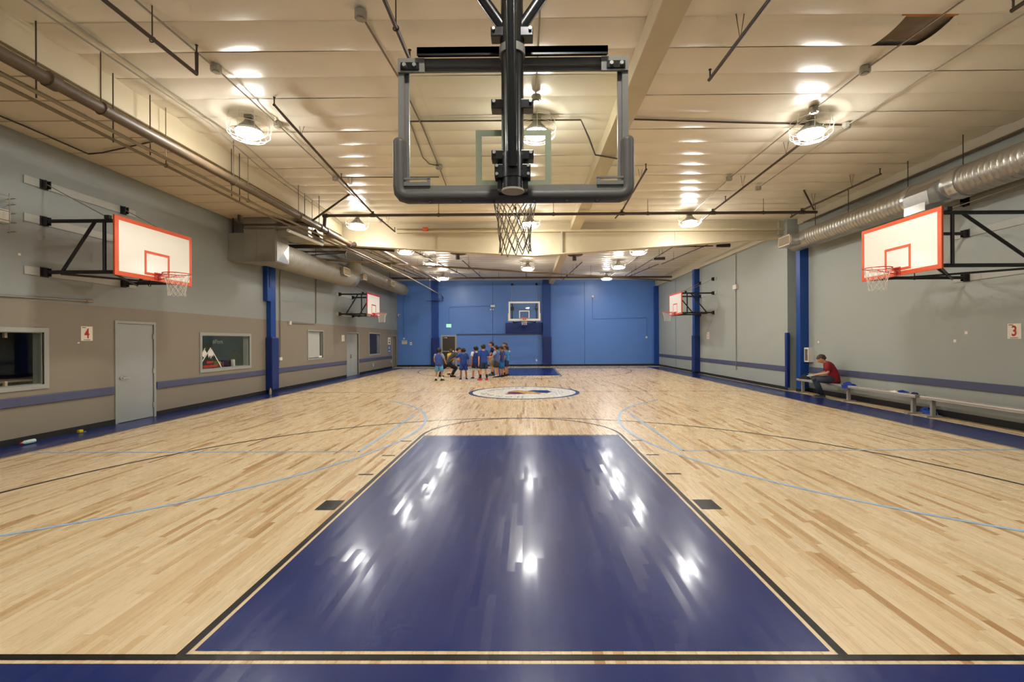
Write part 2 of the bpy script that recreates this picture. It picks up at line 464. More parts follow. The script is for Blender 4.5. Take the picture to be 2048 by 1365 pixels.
at = me.attributes.new('tone', 'FLOAT', 'FACE'); at.data.foreach_set('value', tones)
pf = link(bpy.data.objects.new('plank_field', me), floor); pf['kind'] = 'stuff'

# painted court markings (paint films on the boards)
ZP = 0.0022
def film(name, polys, m, z=ZP, label=None):
    mb = MB()
    for q in polys: mb.add([(a, b, z) for a, b in q], [tuple(range(len(q)))])
    o = obj(name, mb, m, floor, smooth=False)
    for p in o.data.polygons:
        if p.normal.z < 0: p.flip()
    if label: o['label'] = label
    return o
def rect(x0, x1, y0, y1): return [(x0, y0), (x1, y0), (x1, y1), (x0, y1)]
def arc(cx, cy, r0, r1, a0, a1, n=48):
    out = []
    for i in range(n):
        t0 = a0 + (a1 - a0) * i / n; t1 = a0 + (a1 - a0) * (i + 1) / n
        out.append([(cx + r0 * cos(t0), cy + r0 * sin(t0)), (cx + r1 * cos(t0), cy + r1 * sin(t0)), (cx + r1 * cos(t1), cy + r1 * sin(t1)), (cx + r0 * cos(t1), cy + r0 * sin(t1))])
    return out
def mir(polys): return [[(x, 25.6 - y) for x, y in q] for q in polys]
XB = 7.72; XO = 8.72; LW = 0.05
lane = [rect(-1.75, 1.75, 0.045, 5.745)]
film('lane_paint', lane, BLUE_PAINT, label='deep blue painted lane')
film('far_lane_paint', mir(lane), BLUE_PAINT, label='deep blue painted far lane')
laneb = [rect(-1.829, -1.779, 0.016, 5.8), rect(1.779, 1.829, 0.016, 5.8), rect(-1.779, 1.779, 5.775, 5.8)]
laneb += arc(0, 5.79, 1.779, 1.829, 0, pi)
marks = []
for s in (-1, 1):
    for y in (3.38, 4.35, 5.33): marks.append(rect(s * 1.875, s * 2.065, y - .025, y + .025))
    marks.append(rect(s * 1.86, s * 2.065, 2.15, 2.43))
film('lane_line', laneb, BLACK_PAINT); film('lane_mark', marks, BLACK_PAINT)
film('far_lane_line', mir(laneb), BLACK_PAINT); film('far_lane_mark', mir(marks), BLACK_PAINT)
tp = arc(0, 1.6, 5.995, 6.045, 0, pi, 72) + [rect(-6.045, -5.995, 0, 1.6), rect(5.995, 6.045, 0, 1.6)]
film('three_point_line', tp, BLACK_PAINT, ZP + 0.0004); film('far_three_point_line', mir(tp), BLACK_PAINT, ZP + 0.0004)
film('baseline', [rect(-XB, XB, -0.029, 0.016)], BLACK_PAINT); film('far_baseline', [rect(-XB, XB, 25.59, 25.635)], BLACK_PAINT)
film('sideline', [rect(-XB + 0.03, -XB + 0.05, 0, 25.6), rect(XB - 0.05, XB - 0.03, 0, 25.6)], BLACK_PAINT)
film('centre_line', [rect(-XB, -1.84, 12.78, 12.82), rect(1.84, XB, 12.78, 12.82)], BLACK_PAINT)
film('border_paint', [rect(XL, XB, YF, -0.058), rect(XL, -XB, -0.058, 26.6), rect(XB, XO, YF, 26.6), rect(-XB, XB, 25.665, 26.0)], BLUE_PAINT, label='deep blue painted court border')
sky = []
for s in (-1, 1):
    ac = arc(s * 7.79, 6.38, 5.775, 5.825, *((-1.06, 0.82) if s < 0 else (pi - 0.82, pi + 1.06)), 64)
    sky += ac
    sky += [rect(s * 7.66, s * 2.5, 4.585, 4.63), rect(s * 2.475, s * 2.525, 4.585, 8.17)]
film('side_court_line', sky, SKY_PAINT, ZP + 0.0008, 'pale blue side court markings')
# centre logo
CX, CY = 0.02, 12.68
film('logo_ring', arc(CX, CY, 1.70, 1.83, 0, 2 * pi, 64), NAVY_LOGO, ZP + 0.0006)
film('logo_disc', [[(CX + 1.70 * cos(2 * pi * i / 64), CY + 1.70 * sin(2 * pi * i / 64)) for i in range(64)]], WHITE_PAINT, ZP + 0.0006)
film('logo_swoosh', [[(CX - 0.62, CY - 0.62), (CX - 0.5, CY - 0.2), (CX - 0.6, CY - .05), (CX - 0.45, CY + 0.2), (CX - 0.2, CY + 0.1), (CX + 0.15, CY - 0.45), (CX - 0.2, CY - 0.6)]], MAROON, ZP + 0.0012, 'maroon stroke of the floor emblem')
film('logo_swoosh', [[(CX + 0.1, CY + 0.3), (CX + 0.35, CY + 0.62), (CX + 0.8, CY + 0.5), (CX + 0.93, CY + 0.05), (CX + 0.75, CY - 0.3), (CX + 0.5, CY - 0.25), (CX + 0.3, CY + 0.1)]], NAVY_LOGO, ZP + 0.0012, 'navy stroke of the floor emblem')
film('logo_swoosh', [[(CX - 0.5, CY + 0.42), (CX - 0.2, CY + 0.6), (CX + 0.2, CY + 0.2), (CX + 0.5, CY - 0.3), (CX + 0.62, CY - 0.66), (CX + 0.35, CY - 0.55), (CX + 0.05, CY - 0.5), (CX - 0.2, CY + 0.05)]], GOLD, ZP + 0.0014, 'gold stroke of the floor emblem')
lt = MB()
for k, ch in enumerate('HOMECO'):
    a = radians(265 - 15 * k)                      # clockwise from the near middle
    g = text_mesh(ch, 0.30)
    g.xf(T(CX + 1.32 * cos(a), CY + 1.32 * sin(a), ZP + 0.0016) @ Matrix.Rotation(a - pi / 2 + pi * 0, 4, 'Z'))
    lt.add(g.v, g.f)
for k in range(8):                                  # far half of the ring lettering, too worn to read
    a = radians(166 - 10.5 * k); w = 0.05 + 0.03 * (k % 3)
    m_ = MB().box(-w, w, -0.10, -0.055, 0, .0004).box(-0.02, 0.02, -0.1, 0.09, 0, .0004)
    m_.xf(T(CX + 1.32 * cos(a), CY + 1.32 * sin(a), ZP + 0.0016) @ Matrix.Rotation(a - pi / 2, 4, 'Z')); lt.add(m_.v, m_.f)
obj('logo_lettering', lt, DARK_INK, floor, smooth=False)
dots = MB()
for k in range(8):
    a = 2 * pi * k / 8; dots.box(CX + 1.15 + .14 * cos(a) - .025, CX + 1.15 + .14 * cos(a) + .025, CY + .3 * sin(a) - .03, CY + .3 * sin(a) + .03, ZP + .001, ZP + .0018)
obj('logo_dots', dots, DARK_INK, floor, smooth=False)

# ================================================================== WALLS
def wall_x(name, xa, xb, y0, y1, z0, z1, holes, m, label):
    mb = MB()
    ys = sorted({y0, y1} | {h[0] for h in holes} | {h[1] for h in holes})
    for a, b in zip(ys[:-1], ys[1:]):
        hs = sorted([h for h in holes if h[0] <= a + 1e-6 and h[1] >= b - 1e-6], key=lambda h: h[2])
        z = z0
        for h in hs:
            if h[2] > z + 1e-4: mb.box(xa, xb, a, b, z, h[2])
            z = h[3]
        mb.box(xa, xb, a, b, z, z1)
    return struct(obj(name, mb, m, smooth=False), label)
WIN = [(2.6, 5.60, 0.98, 1.90), (9.57, 11.65, 0.98, 1.89), (15.47, 16.79, 1.03, 2.13), (22.52, 24.34, 0.98, 2.14)]
DOR = [(7.06, 8.00, 0.0, 2.12), (19.38, 20.88, 0.0, 2.11), (26.80, 27.64, 0.0, 2.03)]
wl = wall_x('wall_left', XL - 0.18, XL, YF, YB, -0.02, ZC, WIN + DOR, W_LEFT, 'grey wall with tan lower half')
wrn = struct(obj('wall_right', MB().box(XN, XN + 0.18, YF, YJ + 0.1, -0.02, ZC), W_GREY, smooth=False), 'grey painted wall behind the benches')
wrf = struct(obj('wall_right_far', MB().box(XF, XN + 0.18, YJ + 0.1, YB, -0.02, ZC), W_GREY, smooth=False), 'grey painted wall beyond the right column')
wb = struct(obj('wall_back', MB().box(XL - 0.18, XN + 0.18, YB, YB + 0.18, -0.02, ZC), W_BLUE, smooth=False), 'bright blue end wall')
wf = struct(obj('wall_front', MB().box(XL - 0.18, XN + 0.18, YF - 0.18, YF, -0.02, ZC), W_GREY, smooth=False), 'grey end wall behind the camera')
jn = MB()
for y in (21.2, 24.3): jn.box(XF - .004, XF, y - .012, y + .012, 0.14, 5.2)
obj('panel_joint', jn, DARK_INK, wrf, smooth=False)
jb = MB()
for x in (-2.12, 4.0): jb.box(x - .012, x + .012, YB - .004, YB, 0.14, 5.6)
obj('panel_joint', jb, mat('joint_blue', rgb(44, 70, 130), .6), wb, smooth=False)
# baseboards
def bb(name, mb): return struct(obj(name, mb, BASE_BLACK, smooth=False))
mb = MB(); prev = YF
for h in DOR: mb.box(XL, XL + .012, prev, h[0] - .05, 0, 0.11); prev = h[1] + .05
mb.box(XL, XL + .012, prev, YB, 0, .11); bb('baseboard_left', mb)
bb('baseboard_right', MB().box(XN - .012, XN, YF, YJ, 0, .14)); bb('baseboard_right_far', MB().box(XF - .012, XF, YJ + .1, YB, 0, .11))
bb('baseboard_back', MB().box(XL, -5.62, YB - .012, YB, 0, .12).box(-4.5, XF, YB - .012, YB, 0, .12))
# ceiling: vinyl-faced strips, each sagging between purlins
cl = struct(obj('ceiling', MB().box(XL - .2, XN + .2, YF - .2, YB + .2, ZC + .06, ZC + .2), BEAM2, smooth=False), 'cream vinyl strip ceiling')
rnd = random.Random(3)
y = YF; k = 0
HOLE = (4.86, 5.42, 3.25, 3.76)
ysn = []
while y < YB: ysn.append(y); y += 0.61
ysn = [v + (3.25 - min(ysn, key=lambda q: abs(q - 3.25))) for v in ysn]
if ysn[0] > YF: ysn.insert(0, YF)
ysn = [max(v, YF) for v in ysn]
if YB - ysn[-1] > 0.2: ysn.append(YB)
else: ysn[-1] = YB
for y0, y1 in zip(ysn[:-1], ysn[1:]):
    x0, x1 = (XS - .02, XN) if y1 < YJ + .4 else (XL, XF)
    spans = [(x0, x1)]
    if abs(y0 - 3.25) < .05: spans = [(x0, HOLE[0]), (HOLE[1] + .05, x1)]
    sag = rnd.uniform(.018, .04)
    mb = MB()
    for (xa, xb) in spans:
        nx = max(2, int((xb - xa) / .45)); ny = 6; o_ = len(mb.v); vv = []
        ph = rnd.random() * 6
        for i in range(nx + 1):
            x = xa + (xb - xa) * i / nx
            for j in range(ny + 1):
                q = j / ny
                z = ZC - sag * (4 * q * (1 - q)) ** 0.8 * (1 + .25 * sin(x * 1.7 + ph)) + rnd.uniform(-.0022, .0022)
                if j in (0, ny): z = ZC + 0.004 * sin(x * .9 + ph)
                vv.append((x, y0 + (y1 - y0) * q, z))
        ff = [(i * (ny + 1) + j, i * (ny + 1) + j + 1, (i + 1) * (ny + 1) + j + 1, (i + 1) * (ny + 1) + j) for i in range(nx) for j in range(ny)]
        mb.add(vv, ff)
    obj('ceiling_panel', mb, CEIL, cl, ang=60)
# torn opening with joist and insulation showing
hole = MB().box(4.8, 5.5, 3.25, 3.29, 5.745, 5.81)
obj('joist', hole, mat('joist_wood', rgb(176, 112, 48), .7), cl, smooth=False)
hm = MB(); n = 8
vv = [(4.82 + .7 * i / n, 3.27 + .53 * j / n, 5.80 - .02 * rnd.random()) for i in range(n + 1) for j in range(n + 1)]
hm.add(vv, [(i * (n + 1) + j, i * (n + 1) + j + 1, (i + 1) * (n + 1) + j + 1, (i + 1) * (n + 1) + j) for i in range(n) for j in range(n)])
obj('insulation', hm, mat('insulation_brown', rgb(128, 112, 92), .9, var=.2), cl)
# side soffit (left) of flat panels and the deep edge beam
so = struct(obj('trim_1', MB().box(XS - .12, XS, YF, 13.05, ZS - .02, ZC + .02), BEAM, smooth=False), 'cream edge beam along the left soffit')
y = YF; shared = None
while y < 12.9:
    y1 = min(y + .62, 13.05)
    o = obj('soffit_panel', MB().rbox(XL, XS - .12, y + .014, y1 - .014, ZS, ZS + .06, .006), SOFF, so, smooth=False) if y1 - y < .6 or shared is None else None
    if o is None:
        o = bpy.data.objects.new('soffit_panel', shared[0]); link(o, so); o.location = (0, y - shared[1], 0)
    elif y1 - y > .6: shared = (o.data, y)
    y = y1
obj('soffit_backing', MB().box(XL, XS - .1, YF, 13.05, ZS + .055, ZS + .08), DARK_INK, so, smooth=False)
struct(obj('trim_2', MB().rbox(1.62, 1.95, YF, YB, 5.46, ZC + .03, .01), BEAM, smooth=False), 'cream ridge beam running the length of the ceiling')
struct(obj('trim_3', MB().box(XF - .16, XF, YJ + .3, YB, 5.27, ZC), BEAM2, smooth=False), 'taupe ledger beam along the far right wall top')
struct(obj('trim_4', MB().box(XN - .1, XN, YF, YJ, 5.52, ZC), BEAM2, smooth=False), 'taupe ledger above the right duct')
# tapered girder
gd = thing('roof_girder', 'deep cream girder with a V-shaped underside crossing the hall', 'girder', (0.35, 13.2, 4.6))
def gz(x): return 4.62 + (0.35 - x) * 0.0635 if x < .35 else 4.62 + (x - .35) * 0.0665
XE = XN - .02
web = MB().prism([(XL, gz(XL)), (.35, gz(.35)), (XE, gz(XE)), (XE, ZC + .02), (XL, ZC + .02)], 'y', 13.19, 13.21); obj('web', web, BEAM, gd, smooth=False)
fl = MB().prism([(XL, gz(XL) - .03), (.35, gz(.35) - .03), (XE, gz(XE) - .03), (XE, gz(XE)), (.35, gz(.35)), (XL, gz(XL))], 'y', 13.06, 13.34); obj('bottom_flange', fl, BEAM, gd, smooth=False)
obj('top_flange', MB().box(-4.3, XE, 13.02, 13.3, 5.40, 5.47), BEAM, gd, smooth=False)
for x in (1.32,): obj('stiffener', MB().box(x - .03, x + .03, 13.07, 13.33, gz(x), 5.4), BEAM2, gd, smooth=False)
for x in (.02, -3.0, 5.2): obj('stiffener', MB().box(x - .008, x + .008, 13.15, 13.25, gz(x), 5.4), BEAM, gd, smooth=False)
# columns
def column(name, label, x0, x1, y0, y1, ztop, pad, padz, group=None, head=None):
    t = thing(name, label, 'column', ((x0 + x1) / 2, (y0 + y1) / 2, 0), group)
    obj('shaft', MB().rbox(x0, x1, y0, y1, 0, ztop, .008), COL_BLUE, t, smooth=False)
    if padz: obj('pad', MB().rbox(x0 - pad[0], x1 + pad[1], y0 - pad[2], y1 + pad[3], .1, padz, .03), PAD_BLUE, t, smooth=False)
    obj('base', MB().box(x0 - .01, x1 + .01, y0 - .01, y1 + .01, 0, .1), BASE_BLACK, t, smooth=False)
    return t
c1 = column('wall_column', 'blue column with stepped head by the left wall', XL, XL + .15, 12.6, 12.9, 5.15, (0, .08, .07, .05), 1.86)
obj('head', MB().rbox(XL, XL + .153, 12.4, 12.87, 3.05, 5.15, .01), COL_BLUE, c1, smooth=False)
obj('channel', MB().rbox(XL + .15, XL + .17, 12.5, 12.62, 3.5, 5.0, .006), PAD_BLUE, c1, smooth=False)
c2 = column('wall_column', 'tall blue column beside the wall jog, behind the bench end', XN - .28, XN, 12.38, 12.6, 4.8, (0, 0, 0, 0), 0)
jp = obj('corner_pad', MB().rbox(XF - .08, XF + .02, YJ + .0, YJ + .14, .1, 1.93, .015), PAD_BLUE, loc=(XF - .03, YJ + .07, 0)); tag(jp, 'narrow navy corner pad on the wall jog', 'pad')
c3 = column('wall_column', 'blue column behind the far right wall hoop', XF - .26, XF, 20.62, 20.93, 5.27, (.04, 0, .04, .04), 1.93)
c4 = column('end_wall_column', 'blue column left of the brown door', -6.13, -5.73, 27.75, YB, 5.75, (.05, .05, .06, 0), 1.93)
c5 = column('end_wall_column', 'dark blue column right of the far hoop', 1.21, 1.74, 27.72, YB, 5.75, (.02, .02, .06, 0), 1.96)
c6 = column('end_wall_column', 'blue corner column at the far right', XF - .26, XF, 27.7, YB, 5.27, (0, 0, 0, 0), 0)
# slate bumper rails
def rail(name, label, mb, loc): tag(obj(name, mb, RAIL, loc=loc, smooth=False), label, 'bumper rail', 'slate wall bumper rails')
rail('bumper_rail', 'slate blue bumper rail under the dark window', MB().rbox(XL, XL + .035, YF, 6.98, .635, .795, .012), (XL, 2, .635))
rail('bumper_rail', 'slate blue bumper rail under the mountain window', MB().rbox(XL, XL + .035, 8.07, 12.5, .635, .795, .012), (XL, 10, .635))
rail('bumper_rail', 'slate blue bumper rail under the blinds window', MB().rbox(XL, XL + .035, 12.97, 19.3, .635, .795, .012), (XL, 16, .635))
rail('bumper_rail', 'slate blue bumper rail by the far left window', MB().rbox(XL, XL + .035, 20.97, 26.7, .635, .795, .012), (XL, 24, .635))
rail('bumper_rail', 'slate blue bumper rail behind the benches', MB().rbox(XN - .035, XN, YF, 12.36, .65, .82, .012), (XN, 5, .65))
rail('bumper_rail', 'slate blue bumper rail between the right columns', MB().rbox(XF - .035, XF, 12.96, 20.57, .63, .805, .012), (XF, 17, .63))
rail('bumper_rail', 'slate blue bumper rail in the far right corner', MB().rbox(XF - .035, XF, 20.98, 27.68, .63, .805, .012), (XF, 25, .63))

# ================================================================== DOORS AND WINDOWS (left wall)
def window(n, h, interior, frame_w, depth=.5, glass=True, label=None):
    y0, y1, z0, z1 = h; t = .05
    fr = MB()
    w = frame_w
    for a in ((y0 - w, y1 + w, z1, z1 + w), (y0 - w, y1 + w, z0 - w, z0), (y0 - w, y0, z0, z1), (y1, y1 + w, z0, z1)):
        fr.box(XL - .02, XL + .02, *a)
    f = struct(obj('window_%d' % n, fr, FRAME_PAINT, smooth=False), label)
    jm = MB()
    for a in ((y0, y1, z1 - .012, z1), (y0, y1, z0, z0 + .012), (y0, y0 + .012, z0, z1), (y1 - .012, y1, z0, z1)): jm.box(XL - .18, XL - .02, *a)
    obj('jamb', jm, FRAME_PAINT, f, smooth=False)
    if glass: obj('pane', MB().box(XL - .05, XL - .044, y0, y1, z0, z1), WGLASS, f, smooth=False)
    rm = MB(); X1, X0 = XL - .18, XL - .18 - depth; e = .9
    rm.quad((X0, y0 - e, z0 - .6), (X0, y1 + e, z0 - .6), (X0, y1 + e, z1 + .6), (X0, y0 - e, z1 + .6))
    rm.quad((X0, y0 - e, z0 - .6), (X1, y0 - e, z0 - .6), (X1, y0 - e, z1 + .6), (X0, y0 - e, z1 + .6))
    rm.quad((X0, y1 + e, z0 - .6), (X1, y1 + e, z0 - .6), (X1, y1 + e, z1 + .6), (X0, y1 + e, z1 + .6))
    rm.quad((X0, y0 - e, z0 - .6), (X0, y1 + e, z0 - .6), (X1, y1 + e, z0 - .6), (X1, y0 - e, z0 - .6))
    rm.quad((X0, y0 - e, z1 + .6), (X0, y1 + e, z1 + .6), (X1, y1 + e, z1 + .6), (X1, y0 - e, z1 + .6))
    obj('room_behind', rm, interior, f, smooth=False)
    return f
w1 = window(1, WIN[0], DARK_ROOM, .08, 2.2, label='wide dark window at the left edge')
obj('mullion', MB().box(XL - .16, XL - .12, 5.1, 5.14, .98, 1.07).box(XL - .16, XL - .12, 5.1, 5.14, 1.8, 1.9), BEAM, w1, smooth=False)
obj('counter', MB().box(XL - .9, XL - .2, 2.6, 5.6, 1.04, 1.07), mat('counter_olive', rgb(120, 112, 84), .5), w1, smooth=False)
w2 = window(2, WIN[1], OFFICE, .08, 1.6, label='office window with a white mountain decal')
w3 = window(3, WIN[2], DARK_ROOM, .05, .6, label='tall window covered by white blinds')
w4 = window(4, WIN[3], mat('plum_room', rgb(104, 86, 92), .8), .06, 1.2, label='dark tall window near the far left corner')
obj('added_room_glow', MB().box(XL - .9, XL - .5, 22.8, 24.0, 2.7, 2.72), mat('added_glow', (.9, .9, .9, 1), .5, emit=(1, .9, .85, 1), estr=2.0), w4, smooth=False)  # unseen glowing panel, added to brighten the interior behind this pane
bl = MB()
zz = 1.06
while zz < 2.10: bl.add([(XL - .10, 15.5, zz), (XL - .10, 16.72, zz), (XL - .115, 16.72, zz + .052), (XL - .115, 15.5, zz + .052)], [(0, 1, 2, 3)]); zz += .05
b_ = obj('blind_slats', bl, BLIND, w3, smooth=False); b_['kind'] = 'stuff'
obj('head_rail', MB().box(XL - .15, XL - .1, 15.5, 16.75, 2.08, 2.12), BLIND, w3, smooth=False)
sg = obj('window_note', MB().box(XL - .042, XL - .038, 16.5, 16.78, 1.05, 1.12), PAPER, w3, smooth=False)
# decal and things on the office sill
dec = MB(); xd = XL - .04
def dec_poly(pts): dec.add([(xd, a, b) for a, b in pts], [tuple(range(len(pts)))])
def stroke(a, b, w=.014):
    a = Vector((xd, *a)); b = Vector((xd, *b)); d = (b - a).normalized(); nrm = Vector((1, 0, 0)).cross(d) * w
    dec.add([a + nrm, b + nrm, b - nrm, a - nrm], [(0, 1, 2, 3)])
stroke((9.56, 1.10), (9.98, 1.56)); stroke((9.57, 1.32), (9.76, 1.55)); stroke((10.0, 1.52), (10.42, .99))
dec_poly([(9.86, 1.40), (9.98, 1.53), (10.1, 1.38), (10.06, 1.30), (10.03, 1.36), (9.98, 1.25), (9.95, 1.36), (9.9, 1.28)])
dec_poly([(9.62, 1.36), (9.74, 1.52), (9.84, 1.40), (9.76, 1.36), (9.72, 1.30)])
obj('mountain_decal', dec, FRAME_WHITE, w2, smooth=False)
obj('decal_panel', MB().add([(xd - .004, a, b) for a, b in ((9.58, .985), (9.6, 1.1), (9.83, 1.34), (10.14, 1.34), (10.41, .985))], [(0, 1, 2, 3, 4)]), DARK_INK, w2, smooth=False)
rd = MB()
for (z0, z1, ya, yb, n_) in ((1.13, 1.20, 9.82, 10.08, 5), (1.02, 1.09, 9.62, 10.26, 11)):
    st = (yb - ya) / n_
    for i in range(n_): rd.box(xd - .001, xd + .001, ya + i * st, ya + i * st + st * .72, z0, z1 - .012 * (i % 2))
obj('decal_lettering', rd, RED_INK, w2, smooth=False)
ft = text_mesh('#Forn', .17); ft.xf(T(XL - .2, 10.5, 1.72) @ ML); obj('sign_lettering', ft, mat('sign_pale', rgb(190, 190, 176), .6), w2, smooth=False)
def sill(name, lab, cat, mb, m): tag(obj(name, mb, m, loc=(XL - .25, 10.8, .98)), lab, cat)
obj('sill_shelf', MB().box(XL - .42, XL - .17, 9.57, 11.65, .95, .985), FRAME_PAINT, w2, smooth=False)
obj('office_lamp', MB().box(XL - 1.2, XL - .7, 9.8, 11.4, 2.44, 2.46), mat('office_tube', (.9, .9, .9, 1), .5, emit=(1, .97, .85, 1), estr=2.2), w2, smooth=False)
sill('seat_cushion', 'olive patterned cushion on the office window sill', 'cushion', MB().rbox(XL - .38, XL - .2, 10.33, 10.66, .985, 1.16, .04), mat('cushion_olive', rgb(170, 165, 70), .8, var=.2))
sill('red_book', 'dark red book between cushion and backpack on the sill', 'book', MB().rbox(XL - .36, XL - .2, 10.68, 10.76, .985, 1.13, .008), mat('book_red', rgb(130, 34, 40), .6))
sill('backpack', 'dark navy backpack on the office window sill', 'bag', MB().rbox(XL - .4, XL - .2, 10.78, 11.3, .985, 1.2, .06), mat('pack_navy', rgb(24, 26, 46), .8))
sill('bottle_carton', 'small white carton with dark label on the sill', 'carton', MB().rbox(XL - .19, XL - .12, 11.06, 11.15, .985, 1.19, .008), WHITE_PL)
def door(n, h, leaf_m, label, split=False, recess=.03):
    y0, y1, z0, z1 = h; w = .055
    fr = MB().box(XL - .03, XL + .018, y0 - w, y0, 0, z1 + w).box(XL - .03, XL + .018, y1, y1 + w, 0, z1 + w).box(XL - .03, XL + .018, y0, y1, z1, z1 + w)
    f = struct(obj('door_%d' % n, fr, FRAME_PAINT, smooth=False), label)
    x1 = XL - recess
    if split:
        ym = y0 + .62
        obj('leaf', MB().box(x1 - .045, x1, y0 + .006, ym - .004, .012, z1 - .006), leaf_m, f, smooth=False)
        obj('leaf', MB().box(x1 - .045, x1, ym + .004, y1 - .006, .012, z1 - .006), leaf_m, f, smooth=False)
    else:
        obj('leaf', MB().box(x1 - .045, x1, y0 + .006, y1 - .006, .014, z1 - .006), leaf_m, f, smooth=False)
    obj('threshold', MB().box(XL - .18, XL, y0, y1, 0, .01), DARK_INK, f, smooth=False)
    return f
d1 = door(1, DOR[0], DOOR_GREY, 'plain grey door between the two windows', recess=.004)
obj('lever_handle', MB().tube([(XL - .004, 7.15, .96), (XL + .02, 7.15, .96)], .035, 14).tube([(XL + .02, 7.15, .96), (XL + .06, 7.15, .96), (XL + .065, 7.2, .958), (XL + .065, 7.28, .955)], .011, 8), CHROME, d1)
for z in (.28, 1.06, 1.84): obj('hinge', MB().tube([(XL + .012, 7.985, z - .055), (XL + .012, 7.985, z + .055)], .013, 8), BOLT, d1)
d2 = door(2, DOR[1], DOOR_GREY, 'grey double door under the far left hoop', True, .06)
obj('lever_handle', MB().tube([(XL - .06, 19.93, 1.0), (XL + .0, 19.93, 1.0), (XL + .0, 19.82, .98)], .014, 8), BOLT, d2)
obj('padlock', MB().rbox(XL - .06, XL - .01, 19.97, 20.06, .88, 1.08, .008), BOX_GREY, d2)
d3 = door(3, DOR[2], mat('door_taupe', rgb(140, 132, 116), .5), 'narrow taupe door in the far left corner', recess=.12)
# end-wall door
fr = MB().box(-5.58, -5.48, YB - .03, YB, 0, 2.1).box(-4.64, -4.54, YB - .03, YB, 0, 2.1).box(-5.48, -4.64, YB - .03, YB, 2.0, 2.1)
d4 = struct(obj('door_4', fr, FRAME_PAINT, smooth=False), 'dark brown exit door in the blue end wall')
obj('leaf', MB().box(-5.478, -4.642, YB - .02, YB - .002, .01, 1.998), DOOR_BROWN, d4, smooth=False)
obj('push_bar', MB().rbox(-5.45, -4.7, YB - .09, YB - .02, .98, 1.05, .012), CHROME, d4)
obj('door_closer', MB().rbox(-5.42, -5.16, YB - .08, YB - .02, 1.89, 1.95, .01), CHROME, d4)
struct(obj('trim_5', MB().box(-4.54, 1.19, YB - .05, YB, 2.10, 2.17), mat('ledge_slate', rgb(58, 70, 100), .6), smooth=False), 'dark ledge running across the end wall')
tag(obj('wall_pad', MB().rbox(-1.27, 1.2, YB - .07, YB, 2.19, 2.9, .02), mat('pad_royal', rgb(14, 48, 120), .5), loc=(0, YB, 2.19)), 'royal blue padded panel below the far hoop', 'pad')

# ================================================================== HOOPS
def net(mb, c, R, length, r=.0032, n=12, seed=1, bottom=.62):
    rn = random.Random(seed); rows = 6; P = {}
    for j in range(rows + 1):
        q = j / rows
        rad = R * (1 - (1 - bottom) * (1 - (1 - q) ** 2.2)) if j else R
        if j == rows: rad *= 1.06
        for i in range(n):
            a = 2 * pi * (i + .5 * (j % 2)) / n + rn.uniform(-.07, .07) * q
            rr = rad * (1 + rn.uniform(-.05, .05) * q)
            P[j, i] = Vector((c[0] + rr * cos(a), c[1] + rr * sin(a), c[2] - length * q + rn.uniform(-.012, .012) * q))
    for j in range(rows):
        for i in range(n):
            k = (i + 1) % n if j % 2 else (i - 1) % n
            for e in (i, k):
                a, b = P[j, i], P[j + 1, e]
                mid = (a + b) / 2 + Vector((0, 0, -.006))
                mb.tube([a, mid, b], r, 4, caps=False)
    return mb
def rim_parts(t, bx, z, d, seed, mrim, mnet, local, L=.46, netr=.0032):
    # rim centred at distance d in front of the board face (local +x)
    obj('rim', MB().ring((bx + d, 0, z), .2286, .009, 32, 6), mrim, t, local=True)
    br = MB().box(bx, bx + .012, -.075, .075, z - .13, z + .02)
    br.prism([(bx, -.06), (bx + d - .2, -.03), (bx + d - .2, .03), (bx, .06)], 'z', z - .012, z - .002)
    br.tube([(bx + .02, -.06, z - .1), (bx + d - .13, -.18, z - .008)], .007, 6); br.tube([(bx + .02, .06, z - .1), (bx + d - .13, .18, z - .008)], .007, 6)
    br.tube([(bx + .02, .0, z - .12), (bx + .1, -.1, z - .055), (bx + d, -.2, z - .03)], .006, 6); br.tube([(bx + .02, .0, z - .12), (bx + .1, .1, z - .055), (bx + d, .2, z - .03)], .006, 6)
    obj('rim_bracket', br, mrim, t, local=True)
    obj('net', net(MB(), (bx + d, 0, z - .008), .225, L, netr, 12, seed), mnet, t, local=True)

# --- near glass hoop seen from behind
H0 = (0.0, 1.0, 2.8)
hp = thing('basketball_hoop', 'near glass basketball hoop seen from behind, hung on a black mast', 'hoop', H0)
obj('glass_pane', MB().box(-.90, .90, 1.205, 1.217, 2.91, 3.95), GLASS, hp, smooth=False)
fr = MB()
for a in ((-.915, .915, 3.905, 3.962), (-.915, .915, 2.895, 2.95), (-.915, -.868, 2.95, 3.905), (.868, .915, 2.95, 3.905)): fr.box(a[0], a[1], 1.16, 1.222, a[2], a[3])
for a in ((-.868, .868, 3.882, 3.905), (-.868, -.838, 2.95, 3.882), (.838, .868, 2.95, 3.882)): fr.box(a[0], a[1], 1.20, 1.222, a[2], a[3])
obj('board_frame', fr, FRAME_GREY, hp, smooth=False)
tg = MB()
for a in ((-.305, .305, 3.365, 3.415), (-.305, .305, 2.958, 3.008), (-.305, -.255, 3.008, 3.365), (.255, .305, 3.008, 3.365)): tg.box(a[0], a[1], 1.218, 1.2205, a[2], a[3])
obj('target_square', tg, TARGET, hp, smooth=False)
pts = [(-.912, 3.30), (-.912, 2.95), (-.905, 2.905), (-.885, 2.88), (-.85, 2.868)]
pts = pts + [(-x, z) for x, z in pts[::-1]]
pd = MB().tube([(x, 1.19, z) for x, z in pts], [(.054, .062)] * len(pts), 14, up=(1, 0, 0))
pd.ball((-.912, 1.19, 3.30), (.054, .062, .045)); pd.ball((.912, 1.19, 3.30), (.054, .062, .045))
po = obj('edge_padding', pd, PAD_GREY, hp, ang=80)
